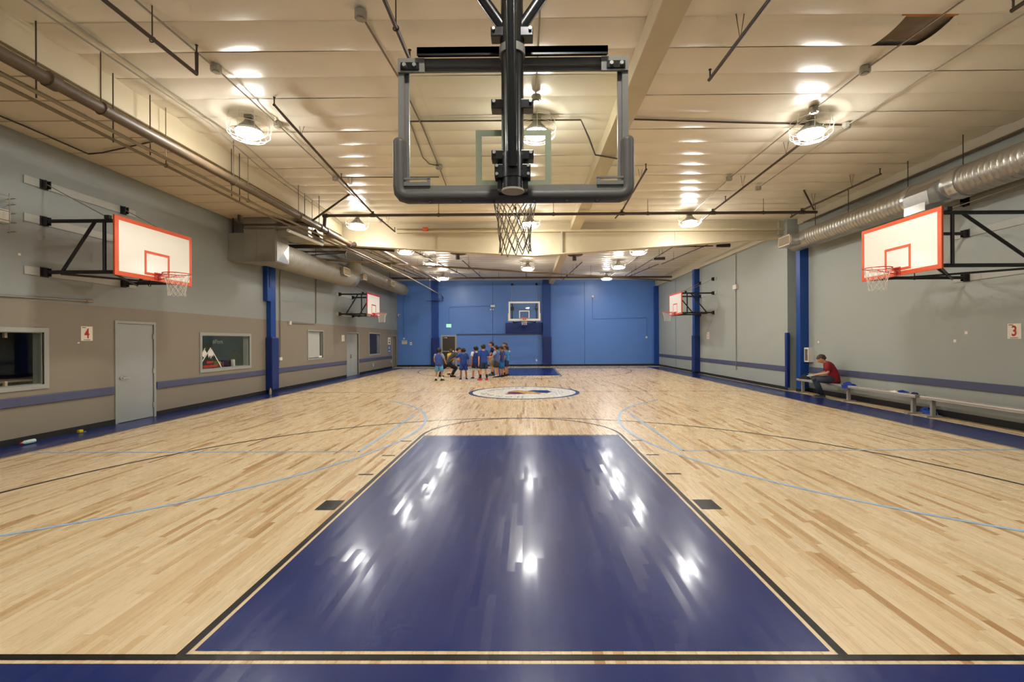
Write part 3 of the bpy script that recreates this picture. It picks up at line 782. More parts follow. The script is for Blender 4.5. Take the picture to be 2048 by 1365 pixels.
for x in (-.66, -.42, -.16, .16, .42, .66): obj('plug', MB().tube([(x, 1.15, 2.822), (x, 1.15, 2.808)], .013, 8), DARK_INK, po)
tb = MB().box(-.75, .745, 1.10, 1.15, 3.965, 4.015).box(-.75, .745, 1.10, 1.11, 3.95, 4.015)
obj('top_angle', tb, STEEL_BLACK, hp, smooth=False)
for s in (-1, 1):
    c = obj('corner_plate', MB().box(s * .70, s * .912, 1.14, 1.162, 3.845, 3.955), FRAME_GREY, hp, smooth=False)
    obj('bolt_plate', MB().box(s * .74, s * .885, 1.128, 1.14, 3.86, 3.915), STEEL_BLACK, c, smooth=False)
    for x in (.775, .855): obj('bolt', MB().tube([(s * x, 1.13, 3.888), (s * x, 1.108, 3.888)], .016, 6), BOLT, c)
    obj('slot_plate', MB().box(s * .66, s * .87, 1.145, 1.16, 2.945, 2.975).box(s * .66, s * .685, 1.145, 1.16, 2.975, 3.0).box(s * .66, s * .87, 1.145, 1.16, 2.995, 3.01), FRAME_GREY, hp, smooth=False)
ms = obj('mast', MB().tube([(0, .98, 2.85), (0, .98, 5.75)], .084, 24), STEEL_BLACK, hp)
obj('end_cap', MB().tube([(0, .98, 2.836), (0, .98, 2.85)], .086, 24), mat('cap_steel', rgb(170, 160, 142), .5), ms)
obj('sleeve', MB().tube([(0, .98, 2.93), (0, .98, 3.11)], .09, 24), STEEL_BLACK, ms)
obj('collar', MB().tube([(0, .98, 3.86), (0, .98, 3.92)], .099, 24), FRAME_GREY, ms)
for z, w, h in ((4.02, .158, .035), (3.48, .158, .035), (3.10, .158, .035)):
    c = obj('clamp', MB().rbox(-w, w, .93, 1.03, z - h, z + h, .006), STEEL_BLACK, ms, smooth=False)
    for s in (-1, 1): obj('bolt', MB().tube([(s * (w - .022), .93, z + .012), (s * (w - .022), .912, z + .012)], .013, 6), BOLT, c)
    
c = obj('clamp', MB().rbox(-.135, .135, .93, 1.03, 2.93, 3.03, .006), STEEL_BLACK, ms, smooth=False)
for s in (-1, 1):
    for z in (2.952, 3.012): obj('bolt', MB().tube([(s * .117, .93, z), (s * .117, .912, z)], .012, 6), BOLT, c)
    obj('mount_arm', MB().box(s * .075, s * .115, .98, 1.2, 2.86, 3.06), STEEL_BLACK, ms, smooth=False)
    obj('side_brace', MB().tube([(s * .05, .98, 4.05), (s * 1.22, .98, 5.75)], .042, 14), STEEL_BLACK, hp)
    obj('top_arm', MB().box(s * .05, s * .09, .98, 1.12, 3.965, 4.0), STEEL_BLACK, hp, smooth=False)
obj('back_brace', MB().tube([(0, .9, 3.0), (0, .86, 3.13), (0, -.02, 5.75)], .037, 14), STEEL_BLACK, hp)
obj('rim', MB().ring((0, 1.60, 3.05), .2286, .009, 32, 6).box(-.08, .08, 1.222, 1.235, 2.93, 3.07).prism([(-.06, 1.23), (.06, 1.23), (.03, 1.39), (-.03, 1.39)], 'z', 3.035, 3.047), RIM_RED, hp)
obj('net', net(MB(), (0, 1.60, 3.04), .225, .55, .0042, 12, 4, .60), NET_GREY, hp)

# --- wall-mounted side hoops (local +x faces the court)
def side_hoop(label, X, Y, wall, border, seed, far=False, timbers=True):
    s = 1 if X < 0 else -1
    w = abs(wall - X)
    t = thing('wall_hoop', label, 'hoop', (X, Y, 2.5), 'wall-mounted side hoops', 0 if s > 0 else pi)
    Z = -2.5
    zb, zt = 2.905 + Z, 3.965 + Z
    obj('backboard', MB().rbox(-.034, 0, -.925, .925, zb, zt, .006), border, t, smooth=False, local=True)
    obj('board_face', MB().box(0, .0025, -.845, .845, zb + .078, zt - .078), BOARD_WHITE, t, smooth=False, local=True)
    tg = MB(); z0 = 3.0 + Z
    for a in ((-.305, .305, z0 + .407, z0 + .457), (-.305, .305, z0, z0 + .05), (-.305, -.255, z0 + .05, z0 + .407), (.255, .305, z0 + .05, z0 + .407)): tg.box(.0025, .0045, *a)
    obj('target_square', tg, border, t, smooth=False, local=True)
    rim_parts(t, 0.0, 3.05 + Z, .38, seed, RIM_RED, NET, True, .42)
    zu, zl, zc = 3.88 + Z, 2.97 + Z, 4.53 + Z
    yb = .80; xf = -.036; xw = -w + .02
    for sy in (-1, 1):
        for z in (zu, zl): obj('support_tube', MB().tube([(xw + .07, sy * yb, z), (xf, sy * yb, z)], .034, 12), TUBE_BLACK, t, local=True)
        obj('upright_tube', MB().tube([(xf - .26, sy * yb, zl), (xf - .26, sy * yb, zu)], .028, 10), TUBE_BLACK, t, local=True)
        obj('diagonal_tube', MB().tube([(xf - .42, sy * yb, zu), (xw + .32, sy * yb, zl)], .028, 10), TUBE_BLACK, t, local=True)
        obj('chain', MB().tube([(xw + .06, sy * yb, zc), (xf - .2, sy * yb, zu + .06)], .008, 6), BOX_GREY, t, local=True)
        for z in (zu, zl, zc):
            p = obj('wall_bracket', MB().box(xw - .0, xw + .012, sy * yb - .07, sy * yb + .07, z - .085, z + .085).box(xw + .012, xw + .09, sy * yb - .045, sy * yb - .03, z - .07, z + .07).box(xw + .012, xw + .09, sy * yb + .03, sy * yb + .045, z - .07, z + .07), TUBE_BLACK, t, smooth=False, local=True)
        obj('chain_lug', MB().rbox(xf - .24, xf - .15, sy * yb - .03, sy * yb + .03, zu + .03, zu + .1, .006), TUBE_BLACK, t, smooth=False, local=True)
    obj('cross_brace', MB().tube([(xw + .3, -yb, zl - .03), (xf - .06, yb, zl - .03)], .02, 8).tube([(xw + .3, yb, zl - .045), (xf - .06, -yb, zl - .045)], .02, 8), TUBE_BLACK, t, local=True)
    obj('cross_bar', MB().tube([(xf - .1, -yb, zu), (xf - .1, yb, zu)], .024, 8), TUBE_BLACK, t, local=True); obj('cross_bar', MB().tube([(xf - .05, -yb, zl), (xf - .05, yb, zl)], .024, 8), TUBE_BLACK, t, local=True)
    if not far: obj('eye_bolt', MB().tube([(xf - .2, .1, zl - .03), (xf - .2, .1, zl - .1)], .008, 6).ring((xf - .2, .1, zl - .125), .028, .008, 14, 6, ('y', 'z')), TUBE_BLACK, t, local=True)
    for z in (zu, zl, zc): obj('wall_timber', MB().box(-w + .001, xw, -1.12, 1.12, z - .07, z + .07), BOARD_BACK, t, smooth=False, local=True)
    return t
side_hoop('orange-bordered wall hoop above the sign reading 4', -7.1, 6.4, XL, ORANGE, 11)
side_hoop('orange-bordered wall hoop above the benches', 7.15, 6.26, XN, ORANGE, 12)
hl = side_hoop('small far red-bordered wall hoop above the grey double door', -7.15, 19.25, XL, RED_TRIM, 13, True)
obj('torn_padding', MB().rbox(-.03, .02, -.94, -.5, .36, .44, .02).rbox(-.03, .02, -.95, -.91, .4, .8, .015), mat('pad_olive', rgb(120, 124, 104), .7), hl, local=True)
side_hoop('far orange-bordered wall hoop in front of the thin blue column', 7.3, 19.65, XF, ORANGE, 14, True)

# --- far glass hoop
fh = thing('basketball_hoop', 'far glass hoop with white frame on the blue end wall', 'hoop', (0.0, 24.5, 2.8))
YG = 24.4
obj('glass_pane', MB().box(-.90, .90, YG - .006, YG + .006, 2.92, 3.98), GLASS, fh, smooth=False)
fr = MB()
for a in ((-.915, .915, 3.91, 4.0), (-.915, .915, 2.9, 2.99), (-.915, -.835, 2.99, 3.91), (.835, .915, 2.99, 3.91)): fr.box(a[0], a[1], YG - .02, YG + .03, a[2], a[3])
obj('board_frame', fr, FRAME_WHITE, fh, smooth=False)
tg = MB()
for a in ((-.305, .305, 3.42, 3.475), (-.305, -.25, 3.03, 3.42), (.25, .305, 3.03, 3.42)): tg.box(a[0], a[1], YG - .012, YG - .008, a[2], a[3])
obj('target_square', tg, FRAME_WHITE, fh, smooth=False)
obj('edge_padding', MB().rbox(-.965, -.915, YG - .04, YG + .04, 2.86, 3.32, .02).rbox(.915, .965, YG - .04, YG + .04, 2.86, 3.32, .02).rbox(-.965, .965, YG - .04, YG + .04, 2.85, 2.905, .02), mat('pad_cream', rgb(196, 186, 170), .6), fh)
obj('rim', MB().ring((0, YG - .38, 3.05), .2286, .012, 28, 6).box(-.09, .09, YG - .035, YG - .02, 2.92, 3.07).prism([(-.06, YG - .03), (.06, YG - .03), (.03, YG - .17), (-.03, YG - .17)], 'z', 3.03, 3.045), RIM_RED, fh)
obj('net', net(MB(), (0, YG - .38, 3.04), .225, .42, .006, 10, 9), NET, fh)
for s in (-1, 1):
    obj('support_tube', MB().tube([(s * .72, YG + .03, 2.93), (s * .72, YB - .02, 2.93)], .035, 10).tube([(s * .72, YG + .03, 3.85), (s * .72, YB - .02, 3.85)], .03, 10), TUBE_BLACK, fh)
    obj('upright_tube', MB().tube([(s * .72, YG + .06, 2.9), (s * .72, YG + .06, 3.95)], .03, 10), TUBE_BLACK, fh)
    obj('knuckle', MB().rbox(s * .64, s * .78, YG + .03, YG + .15, 3.5, 3.68, .02), TUBE_BLACK, fh)
    obj('hanger_cable', MB().tube([(s * .76, YG, 4.0), (s * .80, YB - .06, 5.42)], .012, 6), ALU, fh)
    obj('wall_anchor', MB().rbox(s * .81 - .07, s * .81 + .07, YB - .1, YB, 5.38, 5.52, .01), TUBE_BLACK, fh, smooth=False)
obj('diagonal_tube', MB().tube([(-.72, YG + .1, 2.93), (.72, YB - .1, 2.93)], .03, 8).tube([(.72, YG + .1, 2.91), (-.72, YB - .1, 2.91)], .03, 8), TUBE_BLACK, fh)

# ================================================================== LIGHTS
def make_light():
    t = thing('caged_ceiling_light', '', 'ceiling light', (0, 0, 0), 'caged ceiling lights')
    R = .215
    obj('lens', MB().lathe([(R, .04), (R * .97, -.008), (R * .75, -.04), (R * .4, -.055), (0.001, -.06)], (0, 0, 0), 14), LENS, t, local=True)
    obj('housing', MB().lathe([(R + .006, .035), (R + .01, .07), (.18, .11), (.12, .17), (.085, .21), (.07, .25), (0.001, .255)], (0, 0, 0), 24), HOUSING, t, local=True)
    obj('stem', MB().tube([(0, 0, .25), (0, 0, .34)], .012, 8).rbox(-.07, .07, -.05, .05, .28, .34, .01), BOX_GREY, t, local=True)
    g = MB()
    for (r, z) in ((.27, -.07), (.335, .0), (.35, .12), (.33, .24)): g.ring((0, 0, z), r, .0045, 28, 4)
    for k in range(8):
        a = 2 * pi * k / 8
        g.tube([(r * cos(a), r * sin(a), z) for r, z in ((.18, -.08), (.27, -.07), (.335, .0), (.35, .12), (.33, .24), (.31, .32))], .004, 4)
    g.ring((0, 0, -.08), .18, .004, 20, 4)
    obj('wire_guard', g, WIRE, t, local=True)
    return t
LT = [(-4.80, 5.60, 'caged ceiling light nearest the camera on the left'), (5.25, 5.81, 'caged ceiling light nearest the camera on the right'), (0.30, 5.73, 'caged ceiling light glowing through the near glass backboard'),
      (-5.22, 11.93, 'caged ceiling light left of the net, just before the girder'), (5.23, 11.85, 'caged ceiling light right of the net, just before the girder'), (0.22, 11.9, 'caged ceiling light right behind the near net'),
      (-4.82, 16.2, 'caged ceiling light just past the girder on the left'), (-4.45, 19.3, 'caged ceiling light second past the girder on the left'), (0.19, 20.7, 'caged ceiling light in the middle beyond the girder'),
      (4.80, 16.63, 'caged ceiling light just past the girder on the right'), (4.73, 20.4, 'caged ceiling light second past the girder on the right'),
      (-4.74, 24.23, 'caged ceiling light nearest the blue wall on the left'), (4.88, 24.66, 'caged ceiling light nearest the blue wall on the right'),
      (-4.8, -.5, 'added caged ceiling light, out of view above the baseline on the left'), (.25, -.5, 'added caged ceiling light, out of view above the baseline in the middle'), (5.2, -.5, 'added caged ceiling light, out of view above the baseline on the right')]  # baseline row is out of view, added to light the near floor
base_l = make_light()
for i, (x, y, lab) in enumerate(LT):
    o = base_l if i == 0 else copy_tree(base_l)
    o.location = (x, y, 5.4 if y < 8 else 5.36); o['label'] = lab; o.rotation_euler = (0, 0, i * .4)

# ================================================================== PIPES, CONDUITS
def hanger(mb, x, y, z, r): mb.tube([(x, y, z + r), (x, y, ZC - .0)], .008, 5).ring((x, y, z), r + .008, .008, 14, 5, ('x', 'z'))
def vhang(mb, x, y, z):
    mb.tube([(x - .05, y, ZC - .01), (x, y, z + .01), (x + .05, y, ZC - .01)], .006, 4)
def pipe(name, label, pts, r, m, cat='pipe', group=None, hang=(), heads=(), n=10):
    t = thing(name, label, cat, pts[0], group)
    obj('run', MB().tube(pts, r, n), m, t)
    for h in hang:
        hm = MB(); (vhang if len(h) == 4 else hanger)(hm, *(h[:3] if len(h) == 4 else (*h, r))); obj('hanger', hm, m, t)
    for (x, y, z) in heads:
        obj('sprinkler_head', MB().tube([(x, y, z), (x, y, z + .12)], .012, 6).tube([(x, y, z + .12), (x, y, z + .13)], .022, 8), m, t)
    return t
GP = 'sprinkler branch pipes'
pipe('sprinkler_main', 'thick rusty sprinkler main running along the left side', [(-5.72, -3.1, 4.93), (-5.72, 12.7, 4.93)], .078, BIGPIPE, hang=[(-5.72, 1.2, 4.93), (-5.72, 3.75, 4.93), (-5.72, 6.6, 4.93), (-5.72, 9.2, 4.93)], n=16)
mn = bpy.data.objects['sprinkler_main']
for y in (3.1, 10.45, 10.85, 12.62): obj('coupling', MB().tube([(-5.72, y - .06, 4.93), (-5.72, y + .06, 4.93)], .098, 16), BIGPIPE if y < 9 else DARKPIPE, mn)
obj('elbow', MB().tube([(-5.72, 12.7, 4.93), (-5.72, 12.86, 4.95), (-5.68, 12.95, 5.0)], .085, 14), DARKPIPE, mn)
pipe('sprinkler_cross_main', 'dark cross main spanning the ceiling in front of the girder', [(-5.68, 10.65, 5.34), (8.42, 10.65, 5.34)], .042, DARKPIPE, hang=[(-2.4, 10.65, 5.34), (.9, 10.65, 5.34), (3.6, 10.65, 5.34), (6.9, 10.65, 5.34)])
cm = bpy.data.objects['sprinkler_cross_main']
obj('riser', MB().tube([(-5.68, 10.65, 5.34), (-5.70, 10.65, 4.99)], .05, 10).tube([(-5.74, 10.65, 5.34), (-5.6, 10.65, 5.34)], .06, 10), DARKPIPE, cm)
for x in (-4.3, 2.86, 5.46, 8.0): obj('tee', MB().tube([(x - .07, 10.65, 5.34), (x + .07, 10.65, 5.34)], .055, 10).tube([(x, 10.65, 5.34), (x, 10.65, 5.45)], .04, 8), DARKPIPE, cm)
pipe('sway_brace', 'dark diagonal sway brace above the left main', [(-5.95, 10.2, 5.0), (-4.72, 10.0, 5.74)], .028, DARKPIPE, 'brace')
pipe('sway_brace', 'short dark brace beside the right end of the cross main', [(7.6, 9.9, 5.72), (8.3, 10.6, 5.4)], .022, DARKPIPE, 'brace')
pipe('sprinkler_branch', 'dark branch pipe at the upper left with a turned-up end', [(-4.38, -2.8, 5.33), (-4.33, 3.66, 5.33), (-4.33, 3.66, 5.62)], .024, DARKPIPE, group=GP, hang=[(-4.35, 2.95, 5.33)], heads=[(-4.33, 3.66, 5.6)])
pipe('sprinkler_branch', 'dark branch pipe left of the backboard crossing the cross main', [(-4.02, 4.99, 5.6), (-4.12, 7.2, 5.5), (-4.3, 10.64, 5.40), (-4.25, 12.7, 5.36)], .024, DARKPIPE, group=GP, hang=[(-4.06, 6.0, 5.55, 1), (-4.2, 8.7, 5.45, 1), (-4.27, 12.0, 5.38, 1)], heads=[(-4.02, 5.0, 5.6), (-4.17, 8.1, 5.48), (-4.25, 12.68, 5.36)])
pipe('sprinkler_branch', 'dark branch pipe ending at the backboard top left', [(-1.45, -2.8, 5.4), (-1.41, 3.55, 5.4)], .024, DARKPIPE, group=GP, hang=[(-1.42, 2.9, 5.4)], heads=[(-1.41, 3.5, 5.4)])
pipe('sprinkler_branch', 'dark branch pipe at the top, right of the ridge beam', [(2.9, -2.8, 5.4), (2.71, 4.04, 5.4)], .024, DARKPIPE, group=GP, hang=[(2.76, 3.2, 5.4, 1)], heads=[(2.71, 4.0, 5.4)])
pipe('sprinkler_branch', 'dark branch pipe running under the right-hand caged light', [(5.42, 6.2, 5.5), (5.46, 10.6, 5.40), (5.49, 11.6, 5.36)], .024, DARKPIPE, group=GP, hang=[(5.42, 6.9, 5.49, 1), (5.44, 8.8, 5.44, 1)], heads=[(5.45, 9.8, 5.42)])
pipe('sprinkler_branch', 'dark branch pipe near the right duct', [(8.15, 7.95, 5.45), (8.0, 10.6, 5.40), (8.02, 11.25, 5.36)], .024, DARKPIPE, group=GP, hang=[(8.1, 8.8, 5.43, 1), (8.04, 10.2, 5.41, 1)], heads=[(8.15, 7.97, 5.45), (8.02, 11.2, 5.36)])
pipe('sprinkler_branch', 'dark branch pipe stub in the top right corner', [(5.62, -2.8, 5.4), (5.58, 2.72, 5.4)], .024, DARKPIPE, group=GP, heads=[(5.58, 2.7, 5.4)])
pipe('sprinkler_branch', 'short dark branch pipe just right of the backboard', [(2.78, 7.69, 5.5), (2.86, 10.6, 5.42), (2.78, 11.2, 5.36)], .024, DARKPIPE, group=GP, hang=[(2.8, 8.3, 5.49, 1), (2.84, 10.2, 5.43, 1)], heads=[(2.78, 7.72, 5.5)])
pipe('sprinkler_branch', 'dark branch stub behind the near net', [(-.15, 10.65, 5.3), (-.18, 10.5, 5.5), (-.1, 12.2, 5.36)], .022, DARKPIPE, group=GP)
# pair of pale pipes along the left
ga = 'pale pipes under the left main'
pipe('gas_pipe', 'pale pipe hanging just below the rusty main, reaching the blue wall', [(-5.97, -3.1, 4.83), (-5.96, 2.75, 4.83), (-5.93, 8.0, 4.78), (-5.75, 14.0, 4.82), (-5.55, 20.0, 4.80), (-5.42, 27.4, 4.70)], .028, CREAM_PIPE, group=ga, hang=[(-5.92, 7.4, 4.78), (-5.65, 17.0, 4.81), (-5.47, 24.0, 4.75)])
pipe('gas_pipe', 'thinner tan pipe beside the pale pipe', [(-6.08, -3.1, 4.77), (-6.08, 2.8, 4.77), (-6.03, 8.0, 4.70), (-5.9, 13.6, 4.80), (-5.75, 17.0, 4.78)], .024, TANPIPE, group=ga, hang=[(-6.05, 5.3, 4.74), (-5.98, 10.5, 4.75)])
pipe('flex_duct_sleeve', 'short white sleeve under the left pipes', [(-6.1, 9.4, 4.62), (-6.0, 11.2, 4.62)], .04, WHITE_PL, 'pipe')
# ceiling conduits with junction boxes
def cond(label, pts, boxes=(), r=.013, m=None, group='ceiling conduits'):
    t = thing('conduit', label, 'conduit', pts[0], group)
    obj('run', MB().tube(pts, r, 6), m or CONDUIT, t)
    for (x, y, z) in boxes:
        obj('junction_box', MB().tube([(x, y, z - .035), (x, y, z + .05)], .075, 8).tube([(x, y, z - .05), (x, y, z - .035)], .05, 8), BOX_GREY, t)
    return t
cond('grey conduit with boxes left of the backboard, beside the left light', [(-4.5, -2.9, 5.69), (-4.42, 2.9, 5.69), (-4.38, 4.12, 5.68), (-4.42, 5.85, 5.68), (-4.5, 8.55, 5.66), (-4.6, 12.3, 5.62)], [(-4.38, 4.12, 5.67), (-4.42, 5.85, 5.67), (-4.5, 8.55, 5.65), (-4.6, 12.3, 5.62)])
cond('thin tan conduit along the left beam, upper of two', [(-5.5, -2.9, 5.67), (-5.5, 3.0, 5.67), (-5.46, 6.3, 5.66), (-5.75, 8.6, 5.63), (-5.9, 13.0, 5.62)])
cond('thin tan conduit along the left beam, lower of two', [(-5.62, -2.9, 5.61), (-5.58, 2.8, 5.61), (-5.5, 5.6, 5.60), (-5.82, 7.7, 5.6), (-5.98, 12.9, 5.6)])
cond('conduit passing behind the left edge of the near backboard', [(-1.89, 3.05, 5.68), (-1.8, 4.4, 5.68), (-1.8, 6.0, 5.68), (-1.86, 7.9, 5.67), (-1.92, 9.3, 5.65)], [(-1.89, 3.05, 5.66), (-1.86, 7.9, 5.66)], .014, TANPIPE)
cond('twin conduit just right of the hoop mast', [(.30, -2.9, 5.67), (.28, 3.0, 5.67), (.27, 4.9, 5.66)], [(.28, 4.95, 5.64)])
cond('conduit running from top right past the torn ceiling to the right light', [(5.4, -2.9, 5.69), (5.26, 2.9, 5.69), (5.11, 4.3, 5.68), (5.07, 5.44, 5.66), (5.08, 8.74, 5.65), (5.25, 12.0, 5.62)], [(5.11, 4.31, 5.67), (5.07, 5.44, 5.65), (5.08, 8.74, 5.64), (5.25, 12.0, 5.61)])
cond('rightmost conduit on the near ceiling with two boxes', [(6.3, -2.9, 5.67), (6.19, 3.16, 5.67), (6.02, 6.0, 5.65), (6.12, 9.4, 5.63)], [(6.02, 6.0, 5.64), (6.12, 9.4, 5.62)])
cond('dark cross conduit seen through the near backboard with a bent end', [(-1.98, 5.76, 5.68), (1.1, 5.76, 5.68), (1.27, 5.95, 5.44), (1.5, 6.7, 5.43), (1.98, 6.9, 5.43)], r=.016, m=DARKPIPE)
cond('dark cross conduit from the ridge beam to the right light', [(1.96, 5.77, 5.69), (4.2, 5.95, 5.69), (6.0, 6.05, 5.68)], r=.016, m=DARKPIPE)
cond('short bent conduit joining the box behind the backboard', [(-1.99, 5.8, 5.69), (-2.12, 7.4, 5.69), (-2.05, 7.75, 5.68), (-1.86, 7.86, 5.68)], r=.013, m=TANPIPE)
cond('dark conduit on the ceiling left of the near backboard', [(-4.5, 8.55, 5.69), (-2.0, 8.6, 5.69)], r=.014, m=TANPIPE)
cond('loose cable sagging along the left soffit', [(-8.2, 3.0, 5.27), (-8.08, 4.9, 5.26), (-8.11, 6.05, 5.26), (-7.8, 6.0, 5.26), (-6.3, 5.5, 5.27)], r=.014, m=DARKPIPE)
cond('cable along the lower edge of the left beam', [(-6.12, -2.9, 5.29), (-6.12, 12.9, 5.29)], r=.016, m=TANPIPE)
hm = thing('hanger_rods', 'row of thin black hanger rods dropping past the left main', 'hanger rods', (-6.0, 4, 4.7))
for (x, y, z) in ((-6.02, 3.2, 4.78), (-6.05, 4.3, 4.7), (-5.99, 4.9, 4.75), (-6.02, 7.0, 4.75), (-5.98, 7.2, 4.7), (-5.9, 9.9, 4.9), (-5.6, 10.1, 4.95)):
    obj('rod', MB().tube([(x, y, z), (x, y, ZC)], .009, 5), DARKPIPE, hm)
# pipes by and beyond the girder
pipe('header_pipe', 'thick dark header pipe under the girder at left', [(-8.45, 13.5, 5.06), (-5.9, 13.5, 5.04), (-4.5, 13.5, 4.9)], .07, DARKPIPE, n=14)
pipe('header_pipe', 'thinner dark pipe below the header at left', [(-8.45, 13.55, 4.88), (-6.2, 13.55, 4.87)], .03, DARKPIPE)
pipe('header_pipe', 'sloping dark pipe nearest the left duct', [(-8.1, 13.6, 4.73), (-6.25, 13.6, 4.84), (-6.25, 13.6, 4.66)], .024, DARKPIPE)
pipe('drop_pipe', 'dark pipe crossing in front of the duct box and bending down at both ends', [(-7.95, 10.3, 5.28), (-7.95, 10.3, 5.05), (-7.85, 10.3, 5.0), (-6.15, 10.3, 5.0), (-5.9, 10.5, 4.98)], .034, DARKPIPE)
pipe('long_diagonal_pipe', 'long tan pipe slanting across below the far ceiling', [(-8.45, 15.9, 5.05), (8.8, 25.0, 5.26)], .045, TANPIPE, hang=[(-4.0, 18.25, 5.1), (-2.6, 19.0, 5.12), (2.6, 21.7, 5.18), (3.6, 22.2, 5.2)])
pipe('sprinkler_main', 'rusty main continuing beyond the girder on the left', [(-5.5, 13.6, 5.2), (-5.0, 24.4, 5.24)], .06, BIGPIPE, hang=[(-5.38, 16.5, 5.21), (-5.22, 20.0, 5.22)])
pipe('gas_pipe', 'white pipe beside the far rusty main', [(-5.75, 14.4, 5.15), (-5.6, 18.0, 5.15), (-5.3, 22.5, 5.15)], .03, CREAM_PIPE)
pipe('sprinkler_cross_main', 'dark cross main in front of the blue wall', [(-8.2, 24.5, 5.43), (8.7, 24.5, 5.42)], .05, DARKPIPE, hang=[(-1.5, 24.5, 5.43), (2.2, 24.5, 5.42), (6.5, 24.5, 5.42)])
for k, (a, b, lab) in enumerate((((-4.9, 14.8, 5.5), (-3.3, 25.3, 5.5), 'far branch pipe left of the hanging heater'), ((-2.9, 19.2, 5.52), (-2.5, 25.6, 5.5), 'far branch pipe beneath the left round vent'), ((0.1, 21.8, 5.55), (.15, 25.6, 5.5), 'far branch pipe near the middle light'),
        ((5.25, 16.7, 5.52), (5.1, 24.4, 5.5), 'far branch conduit running past the right lights'), ((6.15, 15.4, 5.52), (5.95, 24.4, 5.5), 'far branch conduit nearest the right ledger'), ((7.3, 14.4, 5.42), (6.7, 19.8, 5.4), 'far branch pipe with black motor end'),
        ((4.4, 14.3, 5.1), (6.95, 14.3, 5.14), 'dark pipe tucked under the right side of the girder'), ((2.9, 20.3, 5.6), (2.35, 25.2, 5.4), 'slanting pipe right of the right round vent'), ((6.9, 21.0, 5.6), (6.0, 25.0, 5.42), 'slanting pipe at the far right'), ((-7.5, 14.0, 5.5), (-6.0, 24.4, 5.45), 'far pipe above the left duct'), ((-6.6, 14.0, 5.4), (-5.6, 24.2, 5.42), 'far pipe between duct and main'))):
    pipe('far_branch_pipe', lab, [a, b], .022, DARKPIPE, group='far branch pipes', hang=[(a[0] * (1 - f) + b[0] * f, a[1] * (1 - f) + b[1] * f, a[2] * (1 - f) + b[2] * f) for f in (.25, .75)])
for (x, y, lab) in ((-2.86, 17.6, 'left hanging round vent past the girder'), (2.32, 18.1, 'right hanging round vent past the girder')):
    t = thing('round_vent', lab, 'vent', (x, y, 5.5), 'round vents past the girder')
    obj('disc', MB().lathe([(.001, .0), (.3, .02), (.36, .06), (.3, .1), (.001, .11)], (x, y, 5.5), 20), BIGPIPE, t)
    obj('motor', MB().tube([(x - .03, y, 5.5), (x - .03, y, 5.3)], .09, 12), DARKPIPE, t)
    obj('stem', MB().tube([(x, y, 5.6), (x, y, ZC)], .03, 8), DARKPIPE, t)
for (x, y, z, lab) in ((6.0, 17.8, 5.3, 'black hanging motor by the far right light'), (7.4, 14.5, 5.18, 'black motor at the end of the girder pipe')):
    t = thing('hanging_motor', lab, 'motor', (x, y, z)); obj('body', MB().tube([(x - .25, y, z), (x + .25, y, z + .02)], [.05, .07], 10), TUBE_BLACK, t); obj('rod', MB().tube([(x, y, z), (x, y, ZC)], .01, 5), DARKPIPE, t)
tag(obj('fire_alarm', MB().rbox(-3.38, -3.2, 12.9, 13.02, 5.44, 5.56, .02).box(-3.3, -3.28, 13.02, 13.19, 5.48, 5.5), mat('alarm_orange', rgb(206, 88, 40), .5), loc=(-3.3, 12.95, 5.44)), 'small orange alarm on the girder', 'alarm')
cond('cream pipe along the girder top', [(-4.25, 12.95, 5.5), (-.6, 12.95, 5.5)], r=.02, m=CREAM_PIPE)
# wall conduits
cond('conduit stub on the left wall above the sign', [(XL + .03, 3.0, 2.44), (XL + .03, 6.4, 2.53)], r=.018)
obj('end_fitting', MB().tube([(XL + .03, 6.36, 2.53), (XL + .03, 6.5, 2.53)], .028, 8), BOX_GREY, bpy.data.objects['conduit.%03d' % (len([o for o in bpy.data.objects if o.name.startswith('conduit') and o.type == 'EMPTY']) - 1)])
cond('L-shaped conduit by the blinds window', [(XL + .03, 14.1, 2.40), (XL + .03, 16.05, 2.43), (XL + .03, 16.13, 2.5), (XL + .03, 16.15, 4.3)], r=.022)
cond('vertical conduit beside the left column with a socket', [(XL + .03, 13.4, 1.16), (XL + .03, 13.4, 4.4)], [], r=.018)
cond('vertical conduit on the right wall with a box', [(XF - .03, 16.6, .55), (XF - .03, 16.6, 5.28)], r=.018)
bx_ = bpy.data.objects['conduit.%03d' % (len([o for o in bpy.data.objects if o.name.startswith('conduit') and o.type == 'EMPTY']) - 1)]
obj('junction_box', MB().rbox(XF - .1, XF, 16.45, 16.75, 3.8, 3.98, .01), WHITE_PL, bx_)
obj('end_fitting', MB().tube([(XF - .03, 16.6, .45), (XF - .03, 16.6, .6)], .028, 8), BOX_GREY, bx_)
cond('blue conduit around the exit sign and emergency lamp', [(-5.05, YB - .03, 2.9), (-5.05, YB - .03, 3.85), (-4.95, YB - .03, 3.98), (-2.3, YB - .03, 4.02)], r=.018, m=W_BLUE)
cond('blue conduit right of the far hoop with a camera at its top', [(4.53, YB - .03, 4.55), (4.53, YB - .03, 3.16), (4.6, YB - .03, 3.13), (8.1, YB - .03, 3.2), (8.1, YB - .03, 1.95)], r=.018, m=W_BLUE)
cond('blue conduit down to the notices by the left corner', [(-7.75, YB - .03, 5.6), (-8.05, YB - .03, 4.4), (-8.05, YB - .03, 1.9)], r=.016, m=W_BLUE)

